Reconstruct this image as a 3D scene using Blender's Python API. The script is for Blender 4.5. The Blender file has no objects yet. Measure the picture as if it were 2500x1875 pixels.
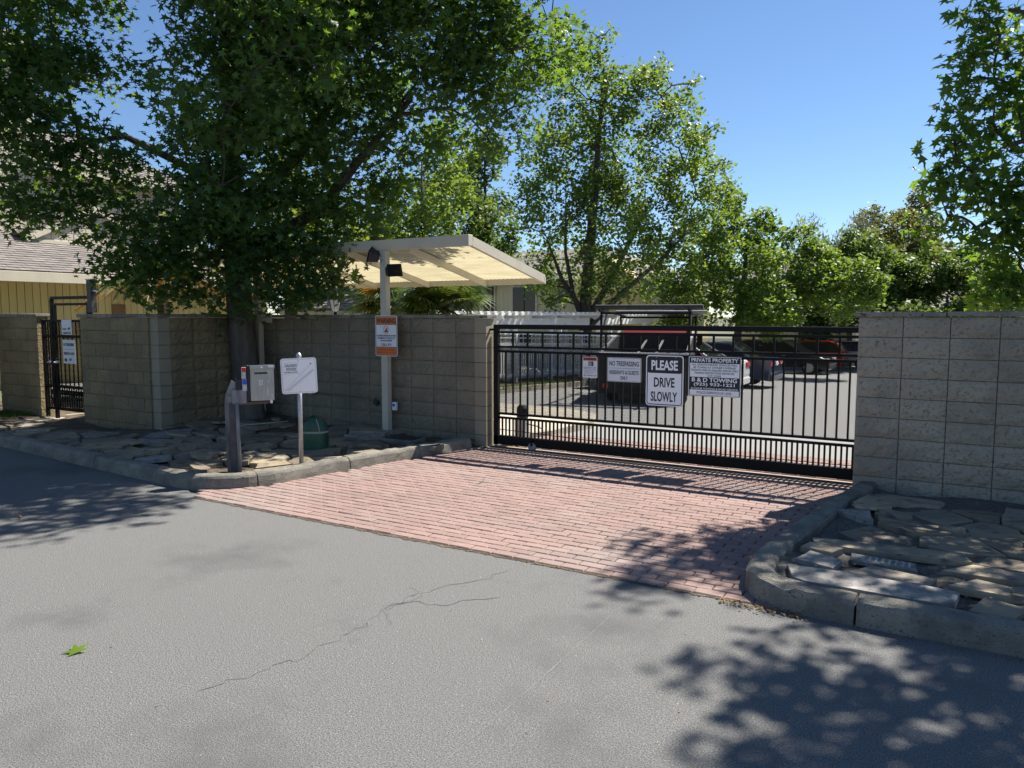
import bpy, bmesh, math, random
import numpy as np
from mathutils import Vector, Matrix
R = math.radians
scene = bpy.context.scene
col = scene.collection

# ------------------------------------------------------------------ camera
# world axes: X runs along the street, Y away from the street (behind the gate), Z up
cam_d = bpy.data.cameras.new('camera')
cam = bpy.data.objects.new('camera', cam_d)
col.objects.link(cam)
cam.location = (0, 0, 1.85)
cam.rotation_euler = (R(90 - 5.2), 0, R(31))
cam_d.sensor_width = 36
cam_d.lens = 26.64
cam_d.clip_end = 3000
scene.camera = cam

# ------------------------------------------------------------------ sky and sun
SUN = Vector((0.29, 0.76, 1.0)).normalized()      # direction towards the sun
elev = math.asin(SUN.z)
azim = math.atan2(SUN.x, SUN.y)
world = bpy.data.worlds.new('World')
scene.world = world
world.use_nodes = True
wn = world.node_tree
bg = wn.nodes['Background']
sky = wn.nodes.new('ShaderNodeTexSky')
sky.sky_type = 'NISHITA'
sky.sun_disc = False
sky.sun_elevation = elev
sky.sun_rotation = azim
sky.altitude = 800
sky.air_density = 1.0
sky.dust_density = 0.0
sky.ozone_density = 6.0
wn.links.new(sky.outputs[0], bg.inputs[0])
bg.inputs[1].default_value = 0.064
sd = bpy.data.lights.new('sun', 'SUN')
sd.energy = 5.0
sd.angle = R(0.55)
sd.color = (1.0, 0.95, 0.86)
sun = bpy.data.objects.new('sun', sd)
col.objects.link(sun)
sun.location = (10, 30, 40)
sun.rotation_euler = SUN.to_track_quat('Z', 'Y').to_euler()
scene.view_settings.view_transform = 'Standard'
scene.view_settings.look = 'None'
scene.view_settings.exposure = 1.16
scene.view_settings.gamma = 1.0

# ------------------------------------------------------------------ helpers
rng = random.Random(7)
nrng = np.random.default_rng(7)

class MB:
    def __init__(s): s.v = []; s.f = []
    def add(s, vs, fs):
        o = len(s.v); s.v += [tuple(p) for p in vs]; s.f += [tuple(i + o for i in f) for f in fs]
    def box(s, c, d, m=None):
        x, y, z = [k / 2 for k in d]
        vs = [(a * x, b * y, e * z) for a in (-1, 1) for b in (-1, 1) for e in (-1, 1)]
        if m is not None: vs = [tuple(m @ Vector(p)) for p in vs]
        s.add([(p[0] + c[0], p[1] + c[1], p[2] + c[2]) for p in vs],
              [(0, 1, 3, 2), (4, 6, 7, 5), (0, 4, 5, 1), (2, 3, 7, 6), (0, 2, 6, 4), (1, 5, 7, 3)])
        return s
    def cbox(s, c, d, ch=.004, m=None):           # box with chamfered edges
        h = [k / 2 for k in d]
        idx = {}; vs = []
        for a in (-1, 1):
            for b in (-1, 1):
                for e in (-1, 1):
                    for ax in range(3):
                        p = [a * h[0], b * h[1], e * h[2]]
                        for k in range(3):
                            if k != ax: p[k] -= ch * (a, b, e)[k]
                        idx[(a, b, e, ax)] = len(vs); vs.append(p)
        fs = []
        for ax in range(3):
            o = [k for k in range(3) if k != ax]
            for sg in (-1, 1):
                q = []
                for t in ((-1, -1), (1, -1), (1, 1), (-1, 1)):
                    k = [0, 0, 0]; k[ax] = sg; k[o[0]] = t[0]; k[o[1]] = t[1]
                    q.append(idx[(k[0], k[1], k[2], ax)])
                fs.append(q)
        for ax in range(3):                        # edges parallel to ax
            o = [k for k in range(3) if k != ax]
            for t in ((-1, -1), (1, -1), (1, 1), (-1, 1)):
                k0 = [0, 0, 0]; k1 = [0, 0, 0]; k0[ax] = -1; k1[ax] = 1
                for kk in (k0, k1): kk[o[0]] = t[0]; kk[o[1]] = t[1]
                fs.append([idx[(*k0, o[0])], idx[(*k1, o[0])], idx[(*k1, o[1])], idx[(*k0, o[1])]])
        for a in (-1, 1):
            for b in (-1, 1):
                for e in (-1, 1): fs.append([idx[(a, b, e, k)] for k in range(3)])
        if m is not None: vs = [m @ Vector(p) for p in vs]
        s.add([(p[0] + c[0], p[1] + c[1], p[2] + c[2]) for p in vs], fs)
        return s
    def tube(s, pts, rad, n=8, caps=True):
        pts = [Vector(p) for p in pts]
        if not hasattr(rad, '__len__'): rad = [rad] * len(pts)
        rings = []; ref = Vector((0.31, 0.17, 0.93))
        for i, p in enumerate(pts):
            d = (pts[min(i + 1, len(pts) - 1)] - pts[max(i - 1, 0)])
            d = d.normalized() if d.length > 1e-9 else Vector((0, 0, 1))
            a = d.cross(ref)
            if a.length < .05: a = d.cross(Vector((1, 0, 0)))
            a.normalize(); b = d.cross(a)
            rings.append([p + (a * math.cos(2 * math.pi * k / n) + b * math.sin(2 * math.pi * k / n)) * rad[i] for k in range(n)])
        vs = [q for r in rings for q in r]
        fs = []
        for i in range(len(pts) - 1):
            for k in range(n):
                k2 = (k + 1) % n
                fs.append((i * n + k, i * n + k2, (i + 1) * n + k2, (i + 1) * n + k))
        if caps: fs += [tuple(range(n))[::-1], tuple((len(pts) - 1) * n + k for k in range(n))]
        s.add(vs, fs); return s
    def bar(s, a, b, w, h, up=(0, 0, 1)):           # rectangular bar from a to b
        a = Vector(a); b = Vector(b); d = (b - a); L = d.length; d.normalize()
        sd_ = d.cross(Vector(up))
        if sd_.length < 1e-4: sd_ = d.cross(Vector((1, 0, 0)))
        sd_.normalize(); u = sd_.cross(d)
        m = Matrix((sd_, d, u)).transposed()
        return s.box((a + b) / 2, (w, L, h), m)
    def prism(s, poly, z0, z1, ch=0):
        n = len(poly)
        if ch:
            cx = sum(p[0] for p in poly) / n; cy = sum(p[1] for p in poly) / n
            top = []
            for p in poly:
                d = math.hypot(p[0] - cx, p[1] - cy) or 1
                top.append((p[0] - (p[0] - cx) / d * ch, p[1] - (p[1] - cy) / d * ch))
            vs = [(p[0], p[1], z0) for p in poly] + [(p[0], p[1], z1 - ch) for p in poly] + [(p[0], p[1], z1) for p in top]
            fs = [tuple(range(2 * n, 3 * n))]
            for L in (0, n): fs += [(L + i, L + (i + 1) % n, L + n + (i + 1) % n, L + n + i) for i in range(n)]
        else:
            vs = [(p[0], p[1], z0) for p in poly] + [(p[0], p[1], z1) for p in poly]
            fs = [tuple(range(n))[::-1], tuple(range(n, 2 * n))] + [(i, (i + 1) % n, n + (i + 1) % n, n + i) for i in range(n)]
        s.add(vs, fs); return s
    def lathe(s, prof, c=(0, 0, 0), n=16, ax='z'):
        vs = []; fs = []
        for r, z in prof:
            for k in range(n):
                a = 2 * math.pi * k / n; p = (r * math.cos(a), r * math.sin(a), z)
                if ax == 'y': p = (p[0], p[2], p[1])
                if ax == 'x': p = (p[2], p[0], p[1])
                vs.append((p[0] + c[0], p[1] + c[1], p[2] + c[2]))
        for i in range(len(prof) - 1):
            fs += [(i * n + k, i * n + (k + 1) % n, (i + 1) * n + (k + 1) % n, (i + 1) * n + k) for k in range(n)]
        fs += [tuple(range(n))[::-1], tuple((len(prof) - 1) * n + k for k in range(n))]
        s.add(vs, fs); return s
    def mesh(s, name, m=None, smooth=False, fix=True):
        me = bpy.data.meshes.new(name)
        me.from_pydata(s.v, [], s.f)
        if fix:
            b = bmesh.new(); b.from_mesh(me); bmesh.ops.recalc_face_normals(b, faces=b.faces); b.to_mesh(me); b.free()
        if m: me.materials.append(m)
        if smooth:
            for p in me.polygons: p.use_smooth = True
        return me
    def build(s, name, m=None, parent=None, loc=None, smooth=False, fix=True, rz=0):
        return link(name, s.mesh(name, m, smooth, fix), parent, loc, rz)

def link(name, me, parent=None, loc=None, rz=0):
    o = bpy.data.objects.new(name, me); col.objects.link(o)
    if parent: o.parent = parent
    if loc is not None: o.location = loc
    if rz: o.rotation_euler.z = rz
    return o
def tag(o, label, cat, group=None):
    o['label'] = label; o['category'] = cat
    if group: o['group'] = group
    return o
def empty(name, loc=(0, 0, 0), rz=0, label=None, cat=None, group=None):
    o = bpy.data.objects.new(name, None); col.objects.link(o); o.location = loc; o.rotation_euler.z = rz
    o.empty_display_size = .1
    if label: tag(o, label, cat, group)
    return o
def struct(o): o['kind'] = 'structure'; return o
def stuff(o): o['kind'] = 'stuff'; return o
def np_mesh(name, V, F, m):                         # V (n,3), F (k,3|4)
    me = bpy.data.meshes.new(name); k = F.shape[1]
    me.vertices.add(len(V)); me.vertices.foreach_set('co', np.ascontiguousarray(V, dtype=np.float32).ravel())
    me.loops.add(F.size); me.loops.foreach_set('vertex_index', np.ascontiguousarray(F, dtype=np.int32).ravel())
    me.polygons.add(len(F)); me.polygons.foreach_set('loop_start', np.arange(0, F.size, k, dtype=np.int32))
    me.update(calc_edges=True); me.validate()
    if m: me.materials.append(m)
    return me

# ------------------------------------------------------------------ materials
def pm(name, c1, c2=None, scale=4.0, rough=.7, metal=0.0, bump=0.0, bscale=40.0, vary=0.0, spec=.4, detail=6, stretch=None,
       c3=None, s3=30.0, f3=.5, thr=(.35, .65), f3w=.08, c4=None, s4=1.0, f4=.45):
    """procedural surface: two tones mixed by noise, an optional fine fleck tone, per-piece value shift, bump"""
    m = bpy.data.materials.new(name); m.use_nodes = True
    t = m.node_tree; N = t.nodes; L = t.links; b = N['Principled BSDF']
    b.inputs['Roughness'].default_value = rough; b.inputs['Metallic'].default_value = metal
    b.inputs['Specular IOR Level'].default_value = spec
    geo = N.new('ShaderNodeNewGeometry'); pos = geo.outputs['Position']
    if stretch:
        mp = N.new('ShaderNodeVectorMath'); mp.operation = 'MULTIPLY'; mp.inputs[1].default_value = stretch
        L.new(pos, mp.inputs[0]); pos = mp.outputs[0]
    def noise(sc, det=detail):
        n = N.new('ShaderNodeTexNoise'); n.inputs['Scale'].default_value = sc; n.inputs['Detail'].default_value = det
        n.inputs['Roughness'].default_value = .62; L.new(pos, n.inputs['Vector']); return n.outputs['Fac']
    def ramp(x, a, bb):
        r = N.new('ShaderNodeMapRange'); r.inputs['From Min'].default_value = a; r.inputs['From Max'].default_value = bb
        L.new(x, r.inputs['Value']); return r.outputs[0]
    def mix(f, A, B):
        x = N.new('ShaderNodeMix'); x.data_type = 'RGBA'
        if isinstance(f, (int, float)): x.inputs[0].default_value = f
        else: L.new(f, x.inputs[0])
        for i, q in ((6, A), (7, B)):
            if isinstance(q, tuple): x.inputs[i].default_value = (*q[:3], 1)
            else: L.new(q, x.inputs[i])
        return x.outputs[2]
    out = tuple(c1)
    if c2: out = mix(ramp(noise(scale), *thr), tuple(c1), tuple(c2))
    if c3: out = mix(ramp(noise(s3, 2), f3, f3 + f3w), out, tuple(c3))
    if c4: out = mix(ramp(noise(s4, 4), f4, f4 + .22), out, tuple(c4))
    if vary:
        oi = N.new('ShaderNodeObjectInfo'); ad = N.new('ShaderNodeMath'); ad.operation = 'ADD'
        L.new(oi.outputs['Random'], ad.inputs[0]); L.new(geo.outputs['Random Per Island'], ad.inputs[1])
        fr = N.new('ShaderNodeMath'); fr.operation = 'FRACT'; L.new(ad.outputs[0], fr.inputs[0])
        r = N.new('ShaderNodeMapRange'); r.inputs['To Min'].default_value = 1 - vary; r.inputs['To Max'].default_value = 1 + vary
        L.new(fr.outputs[0], r.inputs['Value'])
        hs = N.new('ShaderNodeHueSaturation'); L.new(r.outputs[0], hs.inputs['Value'])
        if isinstance(out, tuple): hs.inputs['Color'].default_value = (*out[:3], 1)
        else: L.new(out, hs.inputs['Color'])
        out = hs.outputs[0]
    if isinstance(out, tuple): b.inputs['Base Color'].default_value = (*out[:3], 1)
    else: L.new(out, b.inputs['Base Color'])
    if bump:
        bn = N.new('ShaderNodeBump'); bn.inputs['Strength'].default_value = min(1, bump); bn.inputs['Distance'].default_value = .006 * max(1, bump)
        L.new(noise(bscale, 5), bn.inputs['Height']); L.new(bn.outputs[0], b.inputs['Normal'])
    return m

def leaf_mat(name, dark, light, trans, rough=.45, spec=.4, tw=.4, hue=None):
    m = bpy.data.materials.new(name); m.use_nodes = True
    t = m.node_tree; N = t.nodes; L = t.links; b = N['Principled BSDF']; o = N['Material Output']
    geo = N.new('ShaderNodeNewGeometry')
    cr = N.new('ShaderNodeMix'); cr.data_type = 'RGBA'
    cr.inputs[6].default_value = (*dark, 1); cr.inputs[7].default_value = (*light, 1)
    L.new(geo.outputs['Random Per Island'], cr.inputs[0])
    L.new(cr.outputs[2], b.inputs['Base Color'])
    b.inputs['Roughness'].default_value = rough; b.inputs['Specular IOR Level'].default_value = spec
    tr = N.new('ShaderNodeBsdfTranslucent')
    tm = N.new('ShaderNodeMix'); tm.data_type = 'RGBA'
    tm.inputs[6].default_value = (*trans, 1); tm.inputs[7].default_value = (trans[0] * 1.5, trans[1] * 1.15, trans[2], 1)
    L.new(geo.outputs['Random Per Island'], tm.inputs[0]); L.new(tm.outputs[2], tr.inputs[0])
    mx = N.new('ShaderNodeMixShader'); mx.inputs[0].default_value = tw
    L.new(b.outputs[0], mx.inputs[1]); L.new(tr.outputs[0], mx.inputs[2]); L.new(mx.outputs[0], o.inputs[0])
    return m

M = dict(
    asphalt=pm('asphalt', (.064, .064, .065), (.232, .229, .22), 120, .92, bump=1.6, bscale=150, c3=(.38, .375, .36), s3=70, f3=.67, f3w=.04, thr=(.34, .64), c4=(.10, .10, .099), s4=.9, f4=.53),
    lot=pm('lot_asphalt', (.16, .16, .16), (.28, .275, .265), 60, .92, bump=.5, bscale=120, c4=(.23, .225, .215), s4=.35, f4=.45),
    crack=pm('crack', (.07, .07, .07), (.14, .14, .138), 22, 1.0),
    scratch=pm('scratch', (.24, .24, .235), (.17, .17, .168), 14, .9),
    dirt=pm('dirt', (.06, .045, .03), (.13, .10, .07), 6, .95, bump=2.5, bscale=45, c3=(.22, .17, .10), s3=60, f3=.6),
    gravel=pm('gravel', (.09, .085, .075), (.17, .16, .14), 30, .95, bump=2.5, bscale=110, c3=(.03, .027, .02), s3=70, f3=.6),
    field=pm('far_ground', (.12, .11, .08), (.08, .10, .04), .2, .95),
    bed=pm('sand_bed', (.17, .13, .11), (.09, .072, .06), 12, 1, bump=1, bscale=90),
    brick=pm('red_paver', (.30, .195, .17), (.25, .17, .15), 1.1, .88, bump=1.0, bscale=150, vary=.09, c3=(.19, .145, .13), s3=55, f3=.57, f3w=.2, c4=(.275, .215, .192), s4=.7, f4=.47),
    concrete=pm('concrete', (.31, .285, .235), (.17, .16, .137), 3.2, .94, bump=3, bscale=90, c3=(.09, .085, .078), s3=60, f3=.58, f3w=.12, c4=(.125, .118, .105), s4=2.6, f4=.53),
    walk=pm('walk_concrete', (.46, .41, .33), (.37, .33, .27), 1.5, .9, bump=.4, bscale=90),
    flag=pm('flagstone', (.175, .152, .125), (.32, .255, .165), 2.6, .8, bump=2.2, bscale=16, vary=.3, c3=(.10, .095, .092), s3=7, f3=.56, f3w=.15),
    flagpale=pm('pale_flagstone', (.36, .335, .295), (.20, .185, .17), 7, .85, bump=1.6, bscale=22, vary=.15, c3=(.15, .14, .14), s3=15, f3=.55, f3w=.15),
    block=pm('split_block', (.44, .38, .29), (.35, .305, .238), 1.6, .95, bump=7, bscale=26, vary=.06, c3=(.19, .165, .125), s3=34, f3=.54, f3w=.2, c4=(.27, .235, .185), s4=.8, f4=.52),  # c3 mottles paint in the dark of pits where bump barely shows
    mortarl=pm('mortar_pale', (.25, .22, .17), (.19, .17, .135), 9, .95, bump=.5, bscale=90),
    blocky=pm('split_block_tan_shade', (.30, .23, .125), (.21, .165, .095), 1.7, .95, bump=5, bscale=30, vary=.08, c3=(.13, .11, .075), s3=24, f3=.56, f3w=.25, c4=(.16, .135, .09), s4=.8, f4=.5),  # same paint as the right wall; tree shade and dirt darkened into the colour
    blockc=pm('split_block_shade', (.26, .222, .155), (.20, .172, .125), 1.6, .95, bump=5, bscale=30, vary=.07, c3=(.14, .128, .105), s3=26, f3=.56, f3w=.25, c4=(.16, .145, .115), s4=.7, f4=.5),  # also the right wall's paint, its tone lowered for tree shade and grime
    smooth=pm('smooth_block', (.30, .26, .185), (.25, .215, .155), 1.6, .9, bump=.5, bscale=90, vary=.04),
    mortar=pm('mortar', (.20, .165, .11), (.14, .118, .08), 9, .95, bump=.5, bscale=90),
    cap=pm('wall_cap', (.27, .25, .21), (.15, .14, .125), 3.5, .93, bump=1.6, bscale=60, vary=.1, c3=(.07, .065, .06), s3=24, f3=.58),
    black=pm('black_paint', (.0025, .0025, .003), (.005, .005, .0055), 9, .5, spec=.18),
    blackrough=pm('worn_black', (.02, .02, .023), (.04, .04, .042), 12, .6),
    white=pm('white_sign', (.74, .74, .76), (.68, .68, .70), 6, .5),
    signwhite=pm('sign_face', (.90, .90, .92), (.87, .87, .89), 9, .22, spec=.7),
    sill=pm('sill_concrete', (.36, .27, .225), (.28, .215, .18), 4, .9, bump=1, bscale=90),
    ink=pm('sign_ink', (.015, .015, .02), rough=.5),
    inkgrey=pm('map_ink', (.33, .33, .36), rough=.6),
    orange=pm('sign_orange', (.62, .17, .03), (.52, .14, .03), 8, .5),
    redsign=pm('sign_red', (.5, .06, .03), (.42, .05, .03), 8, .5),
    red=pm('red_label', (.55, .02, .02), rough=.4), blue=pm('blue_label', (.02, .08, .6), rough=.4),
    steel=pm('brushed_steel', (.36, .36, .365), (.27, .27, .28), 60, .32, metal=.9, stretch=(1, 1, .08)),
    galv=pm('galvanised', (.48, .49, .51), (.36, .37, .40), 25, .45, metal=.75),
    weather=pm('peeling_paint', (.30, .30, .31), (.075, .072, .078), 7, .8, bump=1, bscale=40, stretch=(1, 1, .18)),
    purple=pm('worn_plate', (.075, .068, .072), (.045, .042, .046), 9, .6),
    lcd=pm('display', (.02, .035, .02), rough=.2), chrome=pm('chrome', (.75, .75, .77), rough=.18, metal=1),
    cream=pm('cream_paint', (.52, .48, .385), (.44, .41, .33), 2, .7, bump=.2, bscale=60),
    greenbag=pm('green_cover', (.012, .055, .035), (.02, .08, .055), 5, .45, bump=1.5, bscale=14),
    strap=pm('grey_strap', (.25, .26, .25), rough=.7),
    bark=pm('bark', (.075, .062, .052), (.14, .12, .10), 9, .95, bump=6, bscale=18, stretch=(1, 1, .22)),
    barkdark=pm('limb_bark', (.055, .045, .04), (.09, .075, .065), 9, .95, bump=3, bscale=22, stretch=(1, 1, .3)),
    palmbark=pm('palm_trunk', (.12, .075, .045), (.06, .04, .028), 14, .95, bump=4, bscale=25),
    sidingY=pm('yellow_siding', (.55, .44, .19), (.49, .39, .165), 2.2, .8, bump=.5, bscale=60, vary=.05, stretch=(1, 1, .15)),
    sidingC=pm('cream_siding', (.58, .52, .40), (.50, .45, .35), 2.2, .8, bump=.5, bscale=60, vary=.04, stretch=(1, 1, .15)),
    sidingF=pm('pale_yellow_siding', (.55, .50, .30), (.49, .45, .28), 1, .85, stretch=(1, 1, .1)),
    trim=pm('trim_board', (.54, .50, .41), (.47, .43, .35), 3, .75),
    shingle=pm('asphalt_shingle', (.24, .215, .20), (.17, .15, .14), 2.4, .95, bump=1.5, bscale=120, vary=.14),
    ridge=pm('ridge_shingle', (.15, .13, .12), rough=.95, vary=.1),
    vinyl=pm('white_vinyl', (.78, .77, .74), (.72, .71, .68), 3, .5),
    grass=leaf_mat('grass_blade', (.05, .10, .02), (.10, .16, .03), (.12, .22, .03)),
    leafA=leaf_mat('sweetgum_leaf', (.022, .064, .031), (.046, .10, .036), (.165, .31, .024), .5, .3, .42),
    leafM=leaf_mat('mid_leaf', (.045, .10, .022), (.095, .16, .034), (.20, .33, .03), .5, .35, .4),
    leafR=leaf_mat('sweetgum_leaf_right', (.024, .068, .024), (.05, .115, .03), (.17, .33, .022), .52, .3, .45),
    leafB=leaf_mat('bright_leaf', (.055, .105, .018), (.12, .18, .03), (.25, .36, .03), .55, .35, .42),
    leafD=leaf_mat('dark_leaf', (.035, .075, .02), (.075, .125, .032), (.14, .24, .03), .55, .35, .38),
    leafO=leaf_mat('olive_leaf', (.07, .09, .024), (.13, .135, .04), (.18, .21, .04), .55, .35, .36),
    leafG=leaf_mat('greygreen_leaf', (.10, .115, .075), (.17, .18, .12), (.16, .19, .08), .6, .3, .3),
    leafW=leaf_mat('willow_leaf', (.15, .19, .05), (.24, .27, .09), (.2, .26, .06), .5, .3, .35),
    palm=leaf_mat('palm_blade', (.035, .075, .02), (.085, .13, .03), (.13, .2, .03), .35, .5, .3),
    palmdry=leaf_mat('dry_palm_blade', (.22, .13, .03), (.30, .20, .05), (.3, .18, .03), .5, .3, .35),
    litleaf=leaf_mat('fallen_leaf', (.13, .22, .025), (.16, .25, .03), (.14, .22, .02)),
    brownleaf=pm('dead_leaf', (.22, .14, .06), (.12, .075, .035), 20, .9, vary=.3),
    glassdark=pm('window_glass', (.006, .007, .009), rough=.05, spec=.35),
    carwhite=pm('white_car_paint', (.72, .72, .72), rough=.22, spec=.5), carblue=pm('navy_car_paint', (.014, .028, .075), rough=.16, spec=.6),
    carblack=pm('black_car_paint', (.012, .012, .013), rough=.12, spec=.6), carred=pm('red_car_paint', (.42, .012, .014), rough=.2, spec=.5),
    carsilver=pm('silver_car_paint', (.5, .53, .58), rough=.25, metal=.4), truckred=pm('red_truck_paint', (.22, .008, .012), rough=.4),
    tyre=pm('tyre', (.018, .018, .018), rough=.85), rim=pm('wheel_rim', (.4, .4, .41), rough=.3, metal=.8),
    taillight=pm('tail_lamp', (.5, .01, .012), rough=.12, spec=.6), headlight=pm('head_lamp', (.7, .7, .72), rough=.1, spec=.7),
    greysteel=pm('grey_steel', (.30, .30, .31), (.22, .22, .23), 6, .5, metal=.3),
    rust=pm('track_steel', (.12, .09, .075), (.07, .055, .05), 10, .6, metal=.3),
    brownwood=pm('brown_wood', (.20, .11, .05), (.15, .08, .035), 8, .75, stretch=(1, 1, .2)),
)
# translucent corrugated canopy sheet
def canopy_mat():
    m = pm('canopy_sheet', (.56, .50, .34), (.44, .385, .245), 3, .7, c3=(.34, .30, .2), s3=22, f3=.66, stretch=(.5, 2, 2))
    t = m.node_tree; N = t.nodes; L = t.links; b = N['Principled BSDF']; o = N['Material Output']
    tr = N.new('ShaderNodeBsdfTranslucent')
    for l in b.inputs['Base Color'].links: L.new(l.from_socket, tr.inputs[0])
    mx = N.new('ShaderNodeMixShader'); mx.inputs[0].default_value = .5
    L.new(b.outputs[0], mx.inputs[1]); L.new(tr.outputs[0], mx.inputs[2]); L.new(mx.outputs[0], o.inputs[0])
    return m
M['canopy'] = canopy_mat()

def text(body, size, m, parent, loc, sx=1.0, bold=0.0, align='CENTER', name='lettering', rot=None):
    cu = bpy.data.curves.new('t', 'FONT'); cu.body = body; cu.size = size; cu.align_x = align; cu.align_y = 'CENTER'
    cu.offset = bold; cu.extrude = 0.0008; cu.resolution_u = 3
    t = bpy.data.objects.new('t', cu); col.objects.link(t)
    bpy.context.view_layer.update()
    me = bpy.data.meshes.new_from_object(t.evaluated_get(bpy.context.evaluated_depsgraph_get()))
    bpy.data.objects.remove(t); bpy.data.curves.remove(cu)
    me.materials.clear(); me.materials.append(m)
    o = link(name, me, parent, loc)
    o.rotation_euler = rot or (R(90), 0, 0)
    o.scale = (sx, 1, 1)
    return o
def fit(body, w, cap, m, parent, loc, bold=.014, **k):
    """lettering scaled to a given width and capital height"""
    o = text(body, cap * 1.4, m, parent, loc, 1.0, cap * bold, **k)
    xs = [v.co.x for v in o.data.vertices]; ys = [v.co.y for v in o.data.vertices]
    sx, sy = w / (max(xs) - min(xs)), cap / (max(ys) - min(ys)); cx, cy = (max(xs) + min(xs)) / 2, (max(ys) + min(ys)) / 2
    for v in o.data.vertices: v.co.x = (v.co.x - cx) * sx; v.co.y = (v.co.y - cy) * sy
    return o
def rrect(w, h, r, n=4):
    out = []
    for cx, cy, a0 in ((w / 2 - r, h / 2 - r, 0), (-w / 2 + r, h / 2 - r, 90), (-w / 2 + r, -h / 2 + r, 180), (w / 2 - r, -h / 2 + r, 270)):
        for i in range(n + 1):
            a = R(a0 + 90 * i / n); out.append((cx + r * math.cos(a), cy + r * math.sin(a)))
    return out
def plate(name, w, h, th, m, parent, loc=(0, 0, 0), r=.02):     # upright rounded plate facing -Y; loc is its centre
    b = MB(); b.prism(rrect(w, h, r), 0, th)
    b.v = [(x, -z, y) for x, y, z in b.v]
    return b.build(name, m, parent, loc)
def frame_line(name, w, h, t, m, parent, loc, r=.02):             # thin rounded outline
    a = rrect(w, h, r); c = rrect(w - 2 * t, h - 2 * t, max(.002, r - t)); n = len(a)
    b = MB(); b.add([(p[0], 0, p[1]) for p in a] + [(p[0], 0, p[1]) for p in c], [(i, (i + 1) % n, n + (i + 1) % n, n + i) for i in range(n)])
    return b.build(name, m, parent, loc, fix=False)
def catmull(pts, step=.08):
    P = [Vector((*p, 0)) for p in pts]; P = [2 * P[0] - P[1]] + P + [2 * P[-1] - P[-2]]; out = []
    for i in range(1, len(P) - 2):
        L = (P[i + 1] - P[i]).length; n = max(2, int(L / step))
        for k in range(n):
            t = k / n
            q = .5 * ((2 * P[i]) + (P[i + 1] - P[i - 1]) * t + (2 * P[i - 1] - 5 * P[i] + 4 * P[i + 1] - P[i + 2]) * t * t + (3 * P[i] - P[i - 1] - 3 * P[i + 1] + P[i + 2]) * t ** 3)
            out.append((q.x, q.y))
    out.append(tuple(P[-2][:2])); return out
# ================================================================== THE GROUND
def gz(v): return -.033 * min(max(0, v - 10), 70)
def sheet(name, us, vs, zf, m):
    b = MB(); n = len(us)
    b.v = [(u, v, zf(u, v)) for v in vs for u in us]
    b.f = [(j * n + i, j * n + i + 1, (j + 1) * n + i + 1, (j + 1) * n + i) for j in range(len(vs) - 1) for i in range(n - 1)]
    return b.build(name, m, fix=False)
struct(sheet('ground', [-1500, -60, 60, 1500], [-1500, 10, 80, 1500], lambda u, v: gz(v) - .12, M['field']))
street = struct(sheet('street', [-60, -12, -7.3, -6.9, -4.65, -2.74, -1.15, -.8, 60], [-30, 4.82], lambda u, v: 0, M['asphalt']))
EDGE = {-60: 6.2, -12: 5.46, -7.3: 5.14, -6.9: 4.95, -4.65: 4.87, -2.74: 4.84, -1.15: 4.83, -.8: 4.90, 60: 5.4}
for v_ in street.data.vertices:                    # runs under the kerbs; slightly bowed where it meets the pavers
    if v_.co.y > 4: v_.co.y = EDGE[min(EDGE, key=lambda k: abs(k - v_.co.x))]
lot = struct(sheet('parking_lot', [-40, 40], [10.38, 11, 14, 80, 120], lambda u, v: gz(v) - .002, M['lot']))
drive = struct(sheet('driveway', [-8, 1.5], [4.7, 10.5], lambda u, v: -.022, M['bed']))
rng_g = random.Random(5)
def strip(name, pts, w, m, z, parent, jit=.3):
    b = MB(); L = []
    P = []
    for i in range(len(pts) - 1):                  # subdivide with wander
        a, c = Vector((*pts[i], 0)), Vector((*pts[i + 1], 0)); n = max(2, int((c - a).length / .05))
        for k in range(n): P.append(a.lerp(c, k / n) + Vector((rng_g.uniform(-1, 1), rng_g.uniform(-1, 1), 0)) * .016 * jit)
    P.append(Vector((*pts[-1], 0)))
    for i, p in enumerate(P):
        d = (P[min(i + 1, len(P) - 1)] - P[max(0, i - 1)]).normalized(); n_ = Vector((-d.y, d.x, 0))
        ww = w * (.35 + 1.0 * rng_g.random()) / 2 * (.4 if i in (0, len(P) - 1) else 1)
        b.v += [tuple(p + n_ * ww + Vector((0, 0, z))), tuple(p - n_ * ww + Vector((0, 0, z)))]
    b.f = [(2 * i, 2 * i + 1, 2 * i + 3, 2 * i + 2) for i in range(len(P) - 1)]
    return b.build(name, m, parent, fix=False)
CR = [[(-3.19, 2.26), (-3.11, 2.48), (-3.02, 2.77), (-3.02, 3.05), (-3.01, 3.31), (-3.05, 3.52), (-3.1, 3.6), (-3.03, 3.83), (-2.95, 4.16), (-2.83, 4.3), (-2.78, 4.59)],
      [(-3.1, 3.6), (-3.01, 3.75), (-2.81, 3.78), (-2.72, 3.97), (-2.56, 4.11)],
      [(-2.88, 3.35), (-3.05, 3.52), (-3.08, 3.91), (-3.21, 4.0)]]
for c_ in CR: strip('crack', c_, .006, M['crack'], .0025, street, 1.9)
strip('scrape_mark', [(-1.79, 2.2), (-1.78, 2.78), (-1.79, 3.42), (-1.81, 4.12), (-1.83, 4.78)], .0035, M['scratch'], .0025, street, .15)

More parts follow.
